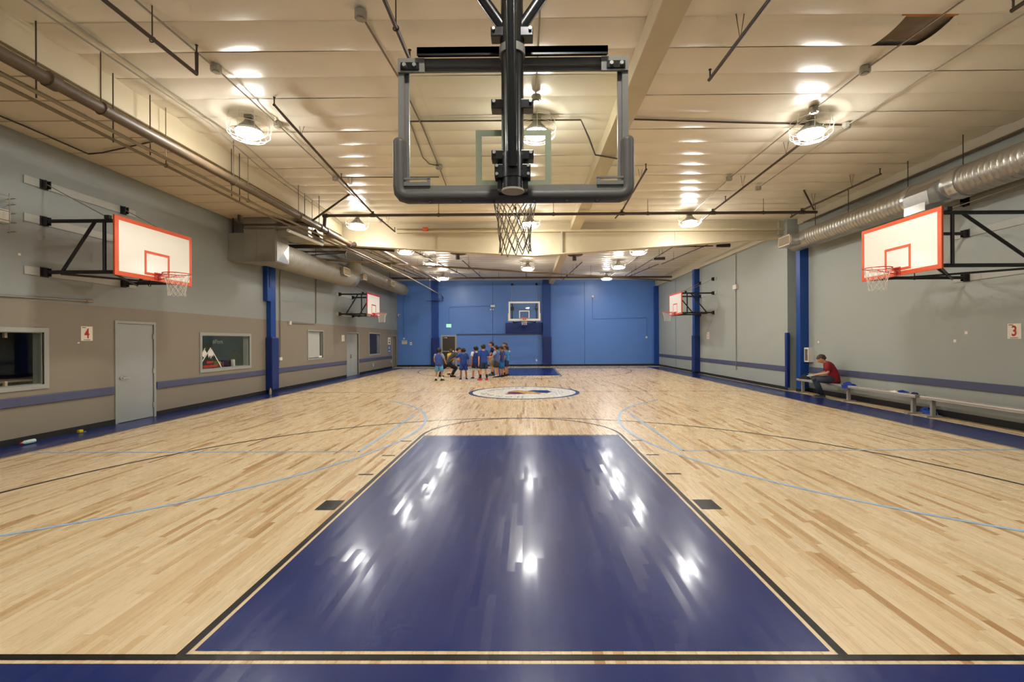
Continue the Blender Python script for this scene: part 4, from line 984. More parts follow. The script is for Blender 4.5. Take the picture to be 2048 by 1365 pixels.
# ================================================================== DUCTS
def spiral(mb, a, b, r, rib=.11, amp=.006, n=24):
    a = Vector(a); b = Vector(b); L = (b - a).length; k = max(1, int(L / rib)); pts = []; rr = []
    for i in range(k):
        for q, e in ((0, 0), (.42, 0), (.5, amp), (.58, 0)):
            pts.append(a + (b - a) * ((i + q) / k)); rr.append(r + e)
    pts.append(b); rr.append(r)
    return mb.tube(pts, rr, n)
def register(t, x, y0, y1, z0, z1, s, m=GRILLE):
    f = MB(); w = .03
    for a in ((y0, y1, z0, z0 + w), (y0, y1, z1 - w, z1), (y0, y0 + w, z0, z1), (y1 - w, y1, z0, z1)): f.box(x, x + s * .02, *a)
    g = obj('register', f, m, t, smooth=False)
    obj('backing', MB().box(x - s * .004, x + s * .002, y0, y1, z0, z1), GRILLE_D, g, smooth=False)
    v = MB(); y = y0 + w
    while y < y1 - w: v.box(x + s * .002, x + s * .015, y, y + .006, z0 + w, z1 - w); y += .026
    obj('louvres', v, m, g, smooth=False)
rdz, rdx = 4.80, 8.72
t = thing('round_duct', 'ribbed round metal duct along the right wall', 'duct', (rdx, 4, rdz))
obj('run', spiral(MB(), (rdx, -3.1, rdz), (rdx, 6.5, rdz), .30), GALV, t, ang=50)
obj('run', spiral(MB(), (rdx, 7.75, rdz), (rdx, 11.3, rdz), .285), GALV, t, ang=50)
obj('collar', MB().tube([(rdx, 6.5, rdz), (rdx, 6.56, rdz), (rdx, 6.62, rdz), (rdx, 6.68, rdz)], [.315, .325, .315, .325], 24), GALV_SHINY, t)
obj('saddle', MB().tube([(rdx, 6.62, rdz), (rdx, 7.72, rdz)], .30, 24).tube([(rdx, 7.6, rdz), (rdx, 7.75, rdz)], .315, 24), GALV_SHINY, t)
tk = MB(); tk.add([(rdx - .1, 6.75, rdz + .28), (rdx - .1, 7.6, rdz + .28), (rdx - .50, 7.45, rdz - .08), (rdx - .50, 6.85, rdz - .08), (rdx - .05, 6.75, rdz - .28), (rdx - .05, 7.6, rdz - .28), (rdx - .45, 7.45, rdz - .36), (rdx - .45, 6.85, rdz - .36)],
                  [(0, 1, 2, 3), (3, 2, 6, 7), (7, 6, 5, 4), (0, 3, 7, 4), (1, 5, 6, 2)])
obj('takeoff', tk, GALV_SHINY, t, smooth=False)
obj('outlet', MB().box(rdx - .49, rdx - .1, 6.9, 7.42, rdz - .47, rdz - .3), GALV_SHINY, t, smooth=False)
obj('end_box', MB().rbox(8.2, 8.74, 11.55, 12.25, 4.62, 4.95, .01), GALV_SHINY, t, smooth=False)
obj('end_cap', MB().tube([(rdx, 11.3, rdz), (rdx, 12.2, rdz), (rdx, 12.3, rdz)], [.285, .285, .2], 24), GALV, t)
register(t, 8.2, 11.57, 12.23, 4.63, 4.94, -1)
for y in (2.5, 4.6, 6.6, 7.9, 9.8, 11.2): obj('hanger', MB().tube([(rdx, y, rdz + .29), (rdx, y, ZC)], .01, 5), DARKPIPE, t)
cond('long conduit above the right duct', [(9.1, -2.9, 5.5), (9.1, 12.4, 5.5)], r=.02, m=TANPIPE)
# left assembly
t = thing('duct_box', 'boxy metal air duct hanging from the left soffit', 'duct', (-7.6, 11, 4.0))
obj('plenum', MB().box(-8.0, -7.1, 10.6, 11.35, 4.02, ZS + .02), DUCT_PAINT, t, smooth=False)
obj('seam', MB().box(-8.01, -7.09, 10.59, 11.36, 4.94, 4.965).box(-7.63, -7.61, 10.59, 10.6, 4.02, ZS), DUCT_PAINT, t, smooth=False)
obj('wall_branch', MB().box(XL + .005, -8.0, 10.65, 11.3, 4.07, 4.86), DUCT_PAINT, t, smooth=False)
obj('side_panel', MB().box(-7.1, -7.085, 10.66, 11.33, 4.05, 4.62), GALV_SHINY, t, smooth=False)
obj('side_fold', MB().add([(-7.08, 10.66, 4.05), (-7.08, 11.33, 4.05), (-7.05, 10.99, 4.34), (-7.08, 10.66, 4.62), (-7.08, 11.33, 4.62)], [(0, 1, 2), (1, 4, 2), (4, 3, 2), (3, 0, 2)]), GALV_SHINY, t, smooth=False)
obj('return_hood', MB().box(-7.1, -6.2, 10.75, 11.7, 4.78, 4.80).box(-7.1, -6.2, 11.68, 11.7, 4.8, ZS).box(-6.22, -6.2, 10.75, 11.7, 4.8, ZS).box(-7.1, -6.2, 10.72, 10.75, 4.8, 5.06), DUCT_PAINT, t, smooth=False)
obj('hood_flap', MB().add([(-6.2, 10.9, 4.95), (-6.0, 11.3, 4.72), (-6.2, 11.7, 4.75), (-6.2, 11.2, 5.1)], [(0, 1, 2, 3)]), GALV_SHINY, t, smooth=False)
obj('hanger_strap', MB().box(XL + .1, XL + .13, 10.7, 10.73, 4.86, ZS).box(-8.06, -8.03, 10.7, 10.73, 4.86, ZS), DARKPIPE, t, smooth=False)
t = thing('round_duct', 'ribbed round metal duct along the left wall past the column', 'duct', (-7.72, 14, 4.4))
obj('run', spiral(MB(), (-7.72, 11.3, 4.42), (-7.72, 17.4, 4.50), .40), DUCT_PAINT, t, ang=50)
obj('elbow', MB().tube([(-7.72, 17.4, 4.5), (-7.72, 17.85, 4.52), (-7.74, 18.1, 4.68), (-7.76, 18.3, 4.95), (-7.78, 18.5, 5.05)], [.40, .40, .395, .38, .36], 20), GALV, t)
obj('run', spiral(MB(), (-7.78, 18.5, 5.0), (-7.8, 26.6, 5.0), .35), DUCT_PAINT, t, ang=50)
obj('end_cap', MB().tube([(-7.8, 26.6, 5.0), (-7.8, 26.9, 4.95), (-7.8, 27.0, 4.8)], [.35, .34, .25], 20), DUCT_PAINT, t)
for (y0, y1, z0, z1, x) in ((15.8, 16.5, 4.4, 4.72, -7.22), (18.0, 18.5, 4.5, 4.75, -7.22), (22.6, 23.3, 4.78, 5.08, -7.32)):
    obj('register_box', MB().box(-7.6, x, y0 + .02, y1 - .02, z0 + .02, z1 - .02), GALV_SHINY, t, smooth=False); register(t, x, y0, y1, z0, z1, 1)
for y, x in ((14.5, -7.72), (19.5, -7.78), (24.0, -7.8)): obj('hanger', MB().tube([(x, y, 4.8), (x, y, ZC)], .012, 5), DARKPIPE, t)

# ================================================================== BENCHES
def bench(label, y0, y1, legs):
    t = thing('bench', label, 'bench', (8.94, (y0 + y1) / 2, 0), 'aluminium benches on the right')
    obj('seat', MB().rbox(8.82, 9.06, y0, y1, .405, .445, .008).box(8.832, 8.842, y0, y1, .38, .41).box(9.038, 9.048, y0, y1, .38, .41), ALU, t, smooth=False)
    obj('end_cap', MB().box(8.82, 9.06, y1 - .0, y1 + .006, .385, .445).box(8.82, 9.06, y0 - .006, y0, .385, .445), ALU_D, t, smooth=False)
    for y in legs:
        l = obj('leg', MB().rbox(8.90, 8.985, y - .03, y + .03, .02, .405, .006), ALU_D, t, smooth=False)
        obj('foot_plate', MB().rbox(8.77, 9.12, y - .05, y + .05, 0.0, .03, .006), ALU_D, l, smooth=False)
    return t
bench('long aluminium bench with the seated person on it', 7.86, 12.365, (12.22, 10.15, 8.05))
bench('nearer aluminium bench running off the right edge', 2.6, 7.74, (7.55, 5.1, 3.0))
def cloth(name, label, c, rx, ry, h, m, seed, cat='clothing'):
    # crumpled garment: lumpy low mound with a frilled edge
    rn = random.Random(seed); n, k = 18, 5; vs = []; fs = []
    ph = [rn.random() * 6 for _ in range(4)]
    for j in range(k + 1):
        q = j / k
        for i in range(n):
            a = 2 * pi * i / n
            e = 1 + .24 * sin(3 * a + ph[0]) + .16 * sin(5 * a + ph[1])
            rr = (1 - q) * e
            z = h * (1 - (1 - q) ** 3) * (.72 + .28 * sin(2 * a + ph[3]) + .22 * sin(5 * a + ph[2]) * (1 - q)) + rn.uniform(-.12, .12) * h * (1 if j else 0)
            if q == 1: z = h * .55
            vs.append((c[0] + rx * rr * cos(a), c[1] + ry * rr * sin(a), c[2] + max(z, .004 if j else .001)))
    for j in range(k):
        for i in range(n): fs.append((j * n + i, j * n + (i + 1) % n, (j + 1) * n + (i + 1) % n, (j + 1) * n + i))
    fs.append(tuple(range(n))[::-1])
    return tag(obj(name, MB().add(vs, fs), m, loc=c, ang=70), label, cat)
BLUE_CLOTH = mat('cloth_blue', rgb(26, 56, 150), .85, var=.15)
NAVY_CLOTH = mat('cloth_navy', rgb(24, 34, 84), .85, var=.15)
cloth('duffel_bag', 'black crumpled bag at the far end of the bench', (8.94, 12.12, .446), .10, .24, .16, mat('cloth_black', rgb(16, 16, 18), .8, var=.2), 2, 'bag')
cloth('jersey', 'blue jersey draped over the bench beside the seated person', (8.93, 10.12, .446), .10, .19, .09, BLUE_CLOTH, 5)
obj('drape', MB().add([(8.815, 10.0, .45), (8.815, 10.26, .45), (8.81, 10.22, .36), (8.81, 10.1, .34), (8.81, 10.03, .37)], [(0, 1, 2, 3, 4)]), BLUE_CLOTH, bpy.data.objects['jersey'])
cloth('jersey', 'blue jersey lying by the white shirt on the bench', (8.98, 8.42, .446), .08, .16, .05, BLUE_CLOTH, 6)
cloth('white_shirt', 'white shirt hanging off the bench edge', (8.88, 8.5, .446), .07, .14, .035, PAPER, 7)
cloth('folded_cap', 'small navy cloth near the end of the long bench', (8.96, 8.02, .446), .06, .09, .045, NAVY_CLOTH, 8)
cloth('plastic_bag', 'bright blue plastic bag on the floor behind the bench legs', (9.17, 7.9, .0), .06, .26, .15, mat('plastic_blue', rgb(20, 70, 180), .35, var=.2), 9, 'bag')
# extinguisher cabinet
t = thing('extinguisher_cabinet', 'white fire extinguisher cabinet beside the tall blue column', 'cabinet', (9.16, 12.25, .98))
obj('shell', MB().box(9.09, XN, 12.14, 12.16, .98, 1.44).box(9.09, XN, 12.34, 12.36, .98, 1.44).box(9.09, XN, 12.16, 12.34, .98, 1.0).box(9.09, XN, 12.16, 12.34, 1.42, 1.44), WHITE_PL, t, smooth=False)
obj('door_frame', MB().box(9.07, 9.09, 12.14, 12.17, .98, 1.44).box(9.07, 9.09, 12.33, 12.36, .98, 1.44).box(9.07, 9.09, 12.17, 12.33, .98, 1.02).box(9.07, 9.09, 12.17, 12.33, 1.39, 1.44), WHITE_PL, t, smooth=False)
obj('door_pane', MB().box(9.076, 9.08, 12.17, 12.33, 1.02, 1.39), GLASS, t, smooth=False)
obj('tank', MB().lathe([(.001, 0), (.05, .01), (.05, .2), (.03, .25), (.02, .28), (.001, .29)], (9.16, 12.25, 1.0), 14), mat('tank_red', rgb(180, 30, 26), .35), t)

# ================================================================== SIGNS AND SMALL WALL THINGS
def sign_x(label, x, y0, y1, z0, z1, digit, s, dm=RED_INK, size=.24):
    t = thing('number_sign', label, 'sign', (x, (y0 + y1) / 2, z0), 'court number signs')
    obj('card', MB().box(x, x + s * .005, y0, y1, z0, z1), PAPER, t, smooth=False)
    M_ = ML if s > 0 else MR; yc, zc = (y0 + y1) / 2, (z0 + z1) / 2
    g = text_mesh(digit, size, bold=.005); g.xf(T(x + s * .0065, yc, zc - .005) @ M_ @ Matrix.Diagonal((.85, 1.12, 1, 1)))
    obj('digit', g, dm, t, smooth=False)
    b = MB()
    w = (y1 - y0)
    ys = (y0 + w * .08, y0 + w * .42) if s > 0 else (y1 - w * .42, y1 - w * .08)
    b.box(x + s * .005, x + s * .0062, *ys, z1 - .03, z1 - .018)
    b.box(x + s * .005, x + s * .0062, y0 + w * .22, y1 - w * .2, z0 + .014, z0 + .024)
    obj('small_print', b, DARK_INK, t, smooth=False)
sign_x('white card with red number 4 by the grey door', XL, 6.285, 6.52, 1.75, 2.03, '4', 1)
sign_x('white card with red number 3 on the right wall', XN, 6.04, 6.28, 1.70, 1.985, '3', -1)
sign_x('small white court sign left of the far double door', XL, 18.78, 19.08, 1.71, 2.01, '1', 1, DARK_INK)
sign_x('small white court sign under the far right hoop', XF, 19.45, 19.72, 1.74, 2.08, '2', -1, RED_INK)
t = thing('notice', 'white notice above the blue poster near the left corner', 'notice', (XL, 26.2, 1.6))
obj('sheet', MB().box(XL, XL + .005, 25.9, 26.45, 1.5, 1.95), PAPER, t, smooth=False)
obj('print', MB().box(XL + .005, XL + .0065, 26.05, 26.35, 1.78, 1.82).box(XL + .005, XL + .0065, 26.1, 26.3, 1.72, 1.75).box(XL + .005, XL + .0065, 26.05, 26.33, 1.58, 1.66), DARK_INK, t, smooth=False)
t = thing('poster', 'blue poster below the white notice near the left corner', 'poster', (XL, 26.2, 1.0))
obj('sheet', MB().box(XL, XL + .005, 25.95, 26.45, .98, 1.46), BLUE_INK, t, smooth=False)
obj('print', MB().ring((XL + .006, 26.15, 1.3), .07, .015, 14, 4, ('y', 'z')).box(XL + .005, XL + .0065, 26.05, 26.35, 1.06, 1.12), PAPER, t, smooth=False)
t = thing('notice', 'grey notice card on the blue wall by the left corner', 'notice', (-8.05, YB, 1.55))
obj('sheet', MB().box(-8.2, -7.86, YB - .006, YB, 1.52, 1.76), PAPER, t, smooth=False)
obj('print', MB().box(-8.17, -7.9, YB - .0075, YB - .006, 1.67, 1.73).box(-8.17, -7.9, YB - .0075, YB - .006, 1.57, 1.6), BOX_GREY, t, smooth=False)
t = thing('thermostat', 'small white thermostat on the blue wall', 'thermostat', (-7.58, YB, 1.45)); obj('body', MB().rbox(-7.66, -7.52, YB - .04, YB, 1.45, 1.64, .01), WHITE_PL, t); obj('display', MB().box(-7.62, -7.56, YB - .042, YB - .04, 1.53, 1.58), DARK_INK, t, smooth=False)
tag(obj('switch_box', MB().rbox(-8.1, -8.0, YB - .05, YB, 1.83, 1.93, .01), WHITE_PL, loc=(-8.05, YB, 1.83)), 'little white switch box above the grey notice', 'switch')
def dome(label, c, d):
    t = thing('dome_camera', label, 'camera', c); obj('base', MB().ball(c, .09, 12, 8), WHITE_PL, t); obj('eye', MB().ball(Vector(c) + Vector(d) * .06, .05, 10, 6), DARK_INK, t)
dome('white dome camera high in the far left corner', (-8.38, YB - .06, 3.42), (.7, -.7, -.1))
t = thing('exit_sign', 'lit green exit sign above the brown door', 'exit sign', (-5.06, YB, 2.6))
obj('housing', MB().rbox(-5.22, -4.88, YB - .06, YB, 2.6, 2.84, .01), WHITE_PL, t); obj('lit_face', MB().box(-5.2, -4.9, YB - .066, YB - .06, 2.63, 2.82), GREEN_LIT, t, smooth=False)
g = text_mesh('EXIT', .14); g.xf(T(-5.05, YB - .068, 2.72) @ MBK); obj('lettering', g, mat('exit_ink', rgb(110, 210, 140), .5), t, smooth=False)
t = thing('emergency_lamp', 'white emergency lamp on the blue wall left of the hoop', 'lamp', (-2.1, YB, 3.95)); obj('body', MB().rbox(-2.25, -1.95, YB - .1, YB, 3.95, 4.09, .02), WHITE_PL, t)
obj('spot', MB().ball((-2.24, YB - .1, 3.78), .06, 10, 6).ball((-2.08, YB - .12, 3.78), .05, 10, 6), WHITE_PL, t)
t = thing('wall_camera', 'small camera at the top of the blue conduit', 'camera', (4.53, YB, 4.55)); obj('body', MB().rbox(4.47, 4.6, YB - .12, YB - .05, 4.55, 4.68, .02), WHITE_PL, t); obj('mount', MB().box(4.5, 4.57, YB - .06, YB, 4.57, 4.63), WHITE_PL, t)
def plate(label, mb, loc): tag(obj('socket_plate', mb, WHITE_PL, loc=loc, smooth=False), label, 'socket')
plate('socket plate low on the blue wall near the dark column', MB().rbox(.74, .84, YB - .012, YB, .33, .46, .004), (.79, YB, .33))
plate('white socket plate below the far left window', MB().rbox(XL, XL + .012, 23.1, 23.2, .30, .46, .004), (XL, 23.1, .3))
plate('white switch plate by the narrow corner door', MB().rbox(XL, XL + .012, 26.55, 26.64, .36, .5, .004), (XL, 26.5, .36))
plate('metal socket box at the foot of the conduit by the left column', MB().rbox(XL, XL + .06, 13.32, 13.48, 1.06, 1.17, .01), (XL, 13.4, 1.06))
plate('small box at the end of the L-shaped conduit', MB().rbox(XL, XL + .06, 14.0, 14.12, 2.33, 2.46, .01), (XL, 14.0, 2.33))
plate('blue socket box on the right of the end wall', MB().rbox(8.04, 8.16, YB - .04, YB, 1.83, 1.95, .01), (8.1, YB, 1.83))
t = thing('column_bracket', 'small bracket on the blue column near the pale pipe end', 'bracket', (-5.9, 27.6, 4.4)); obj('arm', MB().tube([(-6.45, 27.6, 4.36), (-5.35, 27.6, 4.36)], .02, 6).tube([(-5.4, 27.6, 4.36), (-5.4, 27.6, 4.62)], .02, 6).tube([(-5.42, 27.5, 4.7), (-5.3, 27.6, 4.5)], .02, 6).tube([(-5.9, 27.6, 4.36), (-5.9, 27.8, 4.36)], .02, 6), PAD_BLUE, t)
t = thing('wall_lamp', 'caged wall lamp at the left picture edge', 'lamp', (XL, 4.9, 3.6))
obj('body', MB().rbox(XL, XL + .12, 4.70, 5.0, 3.68, 3.9, .03), WHITE_PL, t); g = MB()
for z in (3.55, 3.7, 3.85, 4.0, 4.1): g.tube([(XL + .01, 4.6, z), (XL + .2, 4.62, z), (XL + .2, 5.0, z), (XL + .01, 5.04, z)], .008, 5)
g.tube([(XL + .2, 4.9, 3.5), (XL + .2, 4.9, 4.15)], .008, 5).tube([(XL + .2, 4.7, 3.5), (XL + .2, 4.7, 4.15)], .008, 5); obj('cage', g, BOX_GREY, t)
def bottle(label, c, r, h, m, capm, lying=False, rot=0):
    t = thing('drink_bottle', label, 'bottle', c)
    a = MB().lathe([(.001, 0), (r, .004), (r, h * .55), (r * .85, h * .62), (r, h * .7), (r * .5, h * .86), (r * .4, h * .9), (.001, h * .9)], (0, 0, 0), 14)
    b = MB().lathe([(.001, h * .9), (r * .5, h * .9), (r * .5, h), (.001, h)], (0, 0, 0), 12)
    M_ = T(*c) @ (Matrix.Rotation(rot, 4, 'Z') @ T(0, 0, r) @ Matrix.Rotation(pi / 2, 4, 'X') if lying else Matrix.Identity(4))
    obj('body', a.xf(M_), m, t); obj('cap', b.xf(M_), capm, t)
clearp = mat('bottle_clear', rgb(190, 210, 205), .2, var=.1); redp = mat('cap_red', rgb(190, 60, 50), .4)
bottle('clear bottle with orange cap lying against the left baseboard', (-8.34, 5.3, .002), .036, .22, clearp, mat('cap_orange', rgb(220, 90, 50), .4), True, 0)
bottle('standing bottle with red cap at the left column foot', (-8.2, 12.28, .002), .035, .22, mat('bottle_tan', rgb(180, 160, 130), .4), redp)
t = thing('tape_roll', 'yellow tape measure on the blue border by the grey door', 'tape', (-8.38, 6.14, 0.0025)); obj('case', MB().rbox(-8.41, -8.35, 6.1, 6.18, .0025, .06, .015), mat('tape_yellow', rgb(210, 180, 40), .5), t); obj('tongue', MB().box(-8.385, -8.365, 6.18, 6.25, .003, .012), BOX_GREY, t, smooth=False)
for (x, y, z) in ((XN, 11.9, 1.62), (XN, 7.35, 1.66), (XN, 7.1, 1.83)): obj('paint_chip', MB().box(x - .002, x, y - .03, y + .03, z - .03, z + .03), PAPER, wrn, smooth=False)
obj('paint_chip', MB().box(XL, XL + .002, 6.22, 6.26, 1.70, 1.72).box(XL, XL + .002, 5.2, 5.24, 3.2, 3.24), PAPER, wl, smooth=False)

# ================================================================== PEOPLE
SKINS = [mat('skin_a', rgb(206, 152, 118), .55, var=.05), mat('skin_b', rgb(186, 132, 98), .55, var=.05), mat('skin_c', rgb(150, 104, 76), .55, var=.05)]
HAIR = mat('hair_black', rgb(22, 17, 15), .6, var=.2); HAIRB = mat('hair_brown', rgb(70, 48, 34), .6, var=.2)
def cm(r, g, b): return mat('cloth_%d_%d_%d' % (r, g, b), rgb(r, g, b), .85, var=.08, scale=9, bump=.15, bscale=25)
def joints(H, hs=1.0, lean=0.0, stance=.09, armL=None, armR=None):
    # standing template; +y is front, +x is the person's right
    J = {}
    J['pelvis'] = Vector((0, 0, .525 * H)); J['waist'] = Vector((0, lean * .06 * H, .61 * H)); J['chest'] = Vector((0, lean * .16 * H, .72 * H)); J['neck'] = Vector((0, lean * .25 * H, .815 * H))
    hr = .069 * H * hs
    J['head'] = J['neck'] + Vector((0, .015 * H + lean * .05 * H, .185 * H - hr * 1.08)); J['hr'] = hr
    for s, n in ((-1, 'L'), (1, 'R')):
        sh = J['neck'] + Vector((s * .112 * H, -.005 * H, -.028 * H)); J['sh' + n] = sh
        a = armL if n == 'L' else armR
        d1, d2 = a or ((s * .18, .02, -1), (s * .05, .12, -1))
        el = sh + Vector(d1).normalized() * .172 * H; wr = el + Vector(d2).normalized() * .145 * H
        J['el' + n] = el; J['wr' + n] = wr; J['hd' + n] = Vector(d2).normalized()
        hp_ = J['pelvis'] + Vector((s * .052 * H, 0, -.02 * H)); J['hip' + n] = hp_
        J['kn' + n] = Vector((s * (stance * .5 + .03) * H, .012 * H, .275 * H)); J['an' + n] = Vector((s * stance * H, -.015 * H, .045 * H)); J['toe' + n] = J['an' + n] + Vector((s * .025 * H, .1 * H, -.025 * H))
    J['face'] = Vector((0, 1, 0)); J['H'] = H; J['side'] = Vector((1, 0, 0))
    return J
def person(label, J, M_, o, loc):
    """J joints in local metres; M_ world matrix; o outfit dict."""
    H = J['H']; t = thing('person', label, 'person', loc, o.get('group'))
    W = lambda v: M_ @ v
    u = H
    nodes = []; edges = []
    def nd(p, r, a=None):
        nodes.append((Vector(p), r)); k = len(nodes) - 1
        if a is not None: edges.append((a, k))
        return k
    fc = J['face'].normalized(); sd = J['side'].normalized(); hr = J['hr']
    pv = nd(J['pelvis'], (.082 * u, .062 * u)); wa = nd(J['waist'], (.076 * u, .056 * u), pv); ch = nd(J['chest'], (.088 * u, .06 * u), wa)
    nk = nd(J['neck'], (.042 * u, .04 * u), ch)
    upv = (J['head'] - J['neck']).normalized(); sd = (sd - fc * sd.dot(fc)).normalized(); hz = sd.cross(fc).normalized()
    n2 = nd(J['neck'] + (J['head'] - J['neck']) * .38, (.031 * u, .031 * u), nk)
    jw = nd(J['head'] - hz * hr * .55 + fc * hr * .12, (hr * .70, hr * .82), n2)
    hd = nd(J['head'] + hz * hr * .15, (hr * .96, hr * 1.1), jw); nd(J['head'] + hz * hr * .8 - fc * hr * .1, (hr * .66, hr * .74), hd)
    for s, n in ((-1, 'L'), (1, 'R')):
        a = nd(J['sh' + n], (.04 * u, .042 * u), ch); b = nd(J['el' + n], (.026 * u, .026 * u), a)
        c = nd(J['wr' + n], (.017 * u, .017 * u), b); hdv = J['hd' + n]
        pal = nd(J['wr' + n] + hdv * .032 * u, (.021 * u, .014 * u), c)
        lat = hdv.cross(Vector((0, 0, 1)) if abs(hdv.z) < .8 else fc).normalized()
        curl = fc if abs(hdv.z) > .6 else Vector((0, 0, -1))
        for f, (of, ln) in enumerate(((-.016, .034), (-.005, .042), (.006, .039), (.016, .03))):
            p0 = J['wr' + n] + hdv * .052 * u + lat * of * u
            q = nd(p0, (.0056 * u, .0056 * u), pal); q2 = nd(p0 + hdv * ln * .55 * u + curl * .004 * u, (.005 * u, .005 * u), q); nd(p0 + hdv * ln * u + curl * .014 * u, (.0042 * u, .0042 * u), q2)
        th = nd(J['wr' + n] + hdv * .03 * u - lat * s * .02 * u, (.007 * u, .007 * u), c); nd(J['wr' + n] + hdv * .055 * u - lat * s * .034 * u, (.0055 * u, .0055 * u), th)
        h = nd(J['hip' + n], (.058 * u, .06 * u), pv); mid = nd((J['hip' + n] + J['kn' + n]) / 2, (.05 * u, .05 * u), h); k = nd(J['kn' + n], (.034 * u, .034 * u), mid)
        cf = nd(J['kn' + n] * .65 + J['an' + n] * .35, (.034 * u, .036 * u), k); an = nd(J['an' + n], (.021 * u, .022 * u), cf); nd((J['an' + n] + J['toe' + n]) / 2, (.022 * u, .018 * u), an)
    me = bpy.data.meshes.new('body'); me.from_pydata([tuple(p) for p, _ in nodes], edges, [])
    tmp = bpy.data.objects.new('body', me); COL.objects.link(tmp)
    tmp.modifiers.new('Skin', 'SKIN'); sv = me.skin_vertices[0].data
    for i, (_, r) in enumerate(nodes): sv[i].radius = r; sv[i].use_root = (i == 0)
    ss = tmp.modifiers.new('Sub', 'SUBSURF'); ss.levels = 1; ss.render_levels = 1
    dg = bpy.context.evaluated_depsgraph_get(); ev = bpy.data.meshes.new_from_object(tmp.evaluated_get(dg))
    mb = MB().add([v.co[:] for v in ev.vertices], [tuple(p.vertices) for p in ev.polygons])
    bpy.data.objects.remove(tmp); bpy.data.meshes.remove(me); bpy.data.meshes.remove(ev)
    # nose, ears, brow
    B = Matrix((tuple(sd), tuple(fc), tuple(hz))).transposed().to_4x4()
    HM = T(*J['head']) @ B
    f = MB().ball((0, hr * .95, -hr * .12), (hr * .13, hr * .2, hr * .2), 8, 6).ball((-hr * .86, 0, -.05 * hr), (hr * .1, hr * .16, hr * .26), 8, 6).ball((hr * .86, 0, -.05 * hr), (hr * .1, hr * .16, hr * .26), 8, 6)
    f.xf(HM); mb.add(f.v, f.f)
    mb.xf(M_)
    obj('body', mb, o['skin'], t, ang=180)
    e = MB()
    for s in (-1, 1): e.ball((s * hr * .33, hr * .86, hr * .06), (hr * .11, hr * .06, hr * .06), 6, 5)
    e.xf(HM).xf(M_); obj('eyes', e, DARK_INK, t)
    e = MB().ball((0, hr * .82, -hr * .5), (hr * .25, hr * .07, hr * .05), 8, 5); e.xf(HM).xf(M_); obj('mouth', e, mat('lip', rgb(160, 84, 74), .5), t)
    # short hair: skull cap with a real hairline and ruffled surface
    n, k = 20, 14; rn = random.Random(int(H * 1000) + len(label)); base = MB().ball((0, 0, 0), 1.0, n, k)
    vv = [Vector(v) for v in base.v]; keep = []
    for f_ in base.f:
        c_ = sum((vv[i] for i in f_), Vector()) / len(f_)
        lim = .42 if c_.y > .55 else (.12 if c_.y > .05 else (-.12 if c_.y > -.3 else -.55))
        if c_.z > lim: keep.append(f_)
    sc = (hr * .90, hr * 1.03, hr * 1.02)
    hv = []
    for v in vv:
        q = 1 + (rn.uniform(0, .07) if v.z > 0 else rn.uniform(0, .03)); hv.append((v.x * sc[0] * q, v.y * sc[1] * q - hr * .05, v.z * sc[2] * q + hr * .10))
    used = sorted({i for f_ in keep for i in f_}); mp_ = {i: j for j, i in enumerate(used)}
    hm = MB().add([hv[i] for i in used], [tuple(mp_[i] for i in f_) for f_ in keep]).xf(HM).xf(M_); obj('hair', hm, o.get('hair', HAIR), t, ang=180)
    # shirt
    def tube_b(mb, pts, rad, n=14, up=None, caps=True): mb.tube(pts, rad, n, caps, up=up)
    hem = o.get('hem', -.035)
    dwn = (J['pelvis'] - J['waist']).normalized()
    if o.get('top'):
        m_ = MB(); w = o.get('w', 1.0)
        P = [J['pelvis'] + dwn * (-hem) * u, J['pelvis'], J['waist'], J['waist'] * .45 + J['chest'] * .55, J['chest'] * .6 + J['neck'] * .4, J['chest'] * .25 + J['neck'] * .75, J['neck'] + upv * .006 * u]
        Rr = [(.112, .086), (.111, .084), (.107, .08), (.114, .081), (.122, .079), (.112, .064), (.046, .044)]
        tube_b(m_, P, [(a * u * w, b * u * w) for a, b in Rr], 18, up=tuple(sd))
        sl = o.get('sleeve', .55)
        for n_ in 'LR':
            a, b = J['sh' + n_], J['el' + n_]; ins = a + (J['chest'] * .3 + J['neck'] * .7 - a) * .5
            if sl > 0: tube_b(m_, [ins, a, a + (b - a) * sl * .6, a + (b - a) * sl], [.05 * u, .05 * u, .044 * u, .043 * u], 12)
            else: tube_b(m_, [ins, a + (ins - a) * .12], [.05 * u, .042 * u], 12)
        m_.xf(M_); obj('shirt', m_, o['top'], t, ang=180)
    if o.get('under'):   # T-shirt sleeves and collar under a sleeveless jersey
        m_ = MB()
        for n_ in 'LR':
            a, b = J['sh' + n_], J['el' + n_]; ins = a + (J['chest'] * .3 + J['neck'] * .7 - a) * .4
            tube_b(m_, [ins, a, a + (b - a) * .35, a + (b - a) * .6], [.047 * u, .048 * u, .043 * u, .041 * u], 12)
        tube_b(m_, [J['neck'] - upv * .03 * u, J['neck'] + upv * .004 * u, J['neck'] + upv * .012 * u], [(.08 * u, .06 * u), (.05 * u, .046 * u), (.036 * u, .036 * u)], 14, up=tuple(sd))
        m_.xf(M_); obj('undershirt', m_, o['under'], t, ang=180)
    sk = o.get('shorts', .82)
    m_ = MB().ball(J['pelvis'] + dwn * .03 * u, (.09 * u, .085 * u, .08 * u), 12, 8)
    if sk > 1:
        for n_ in 'LR': m_.ball(J['kn' + n_], .05 * u, 10, 7)
    tube_b(m_, [J['pelvis'] - dwn * .035 * u, J['pelvis'] + dwn * .0 * u, J['pelvis'] + dwn * .05 * u], [(.088 * u, .067 * u), (.092 * u, .071 * u), (.082 * u, .072 * u)], 16, up=tuple(sd))
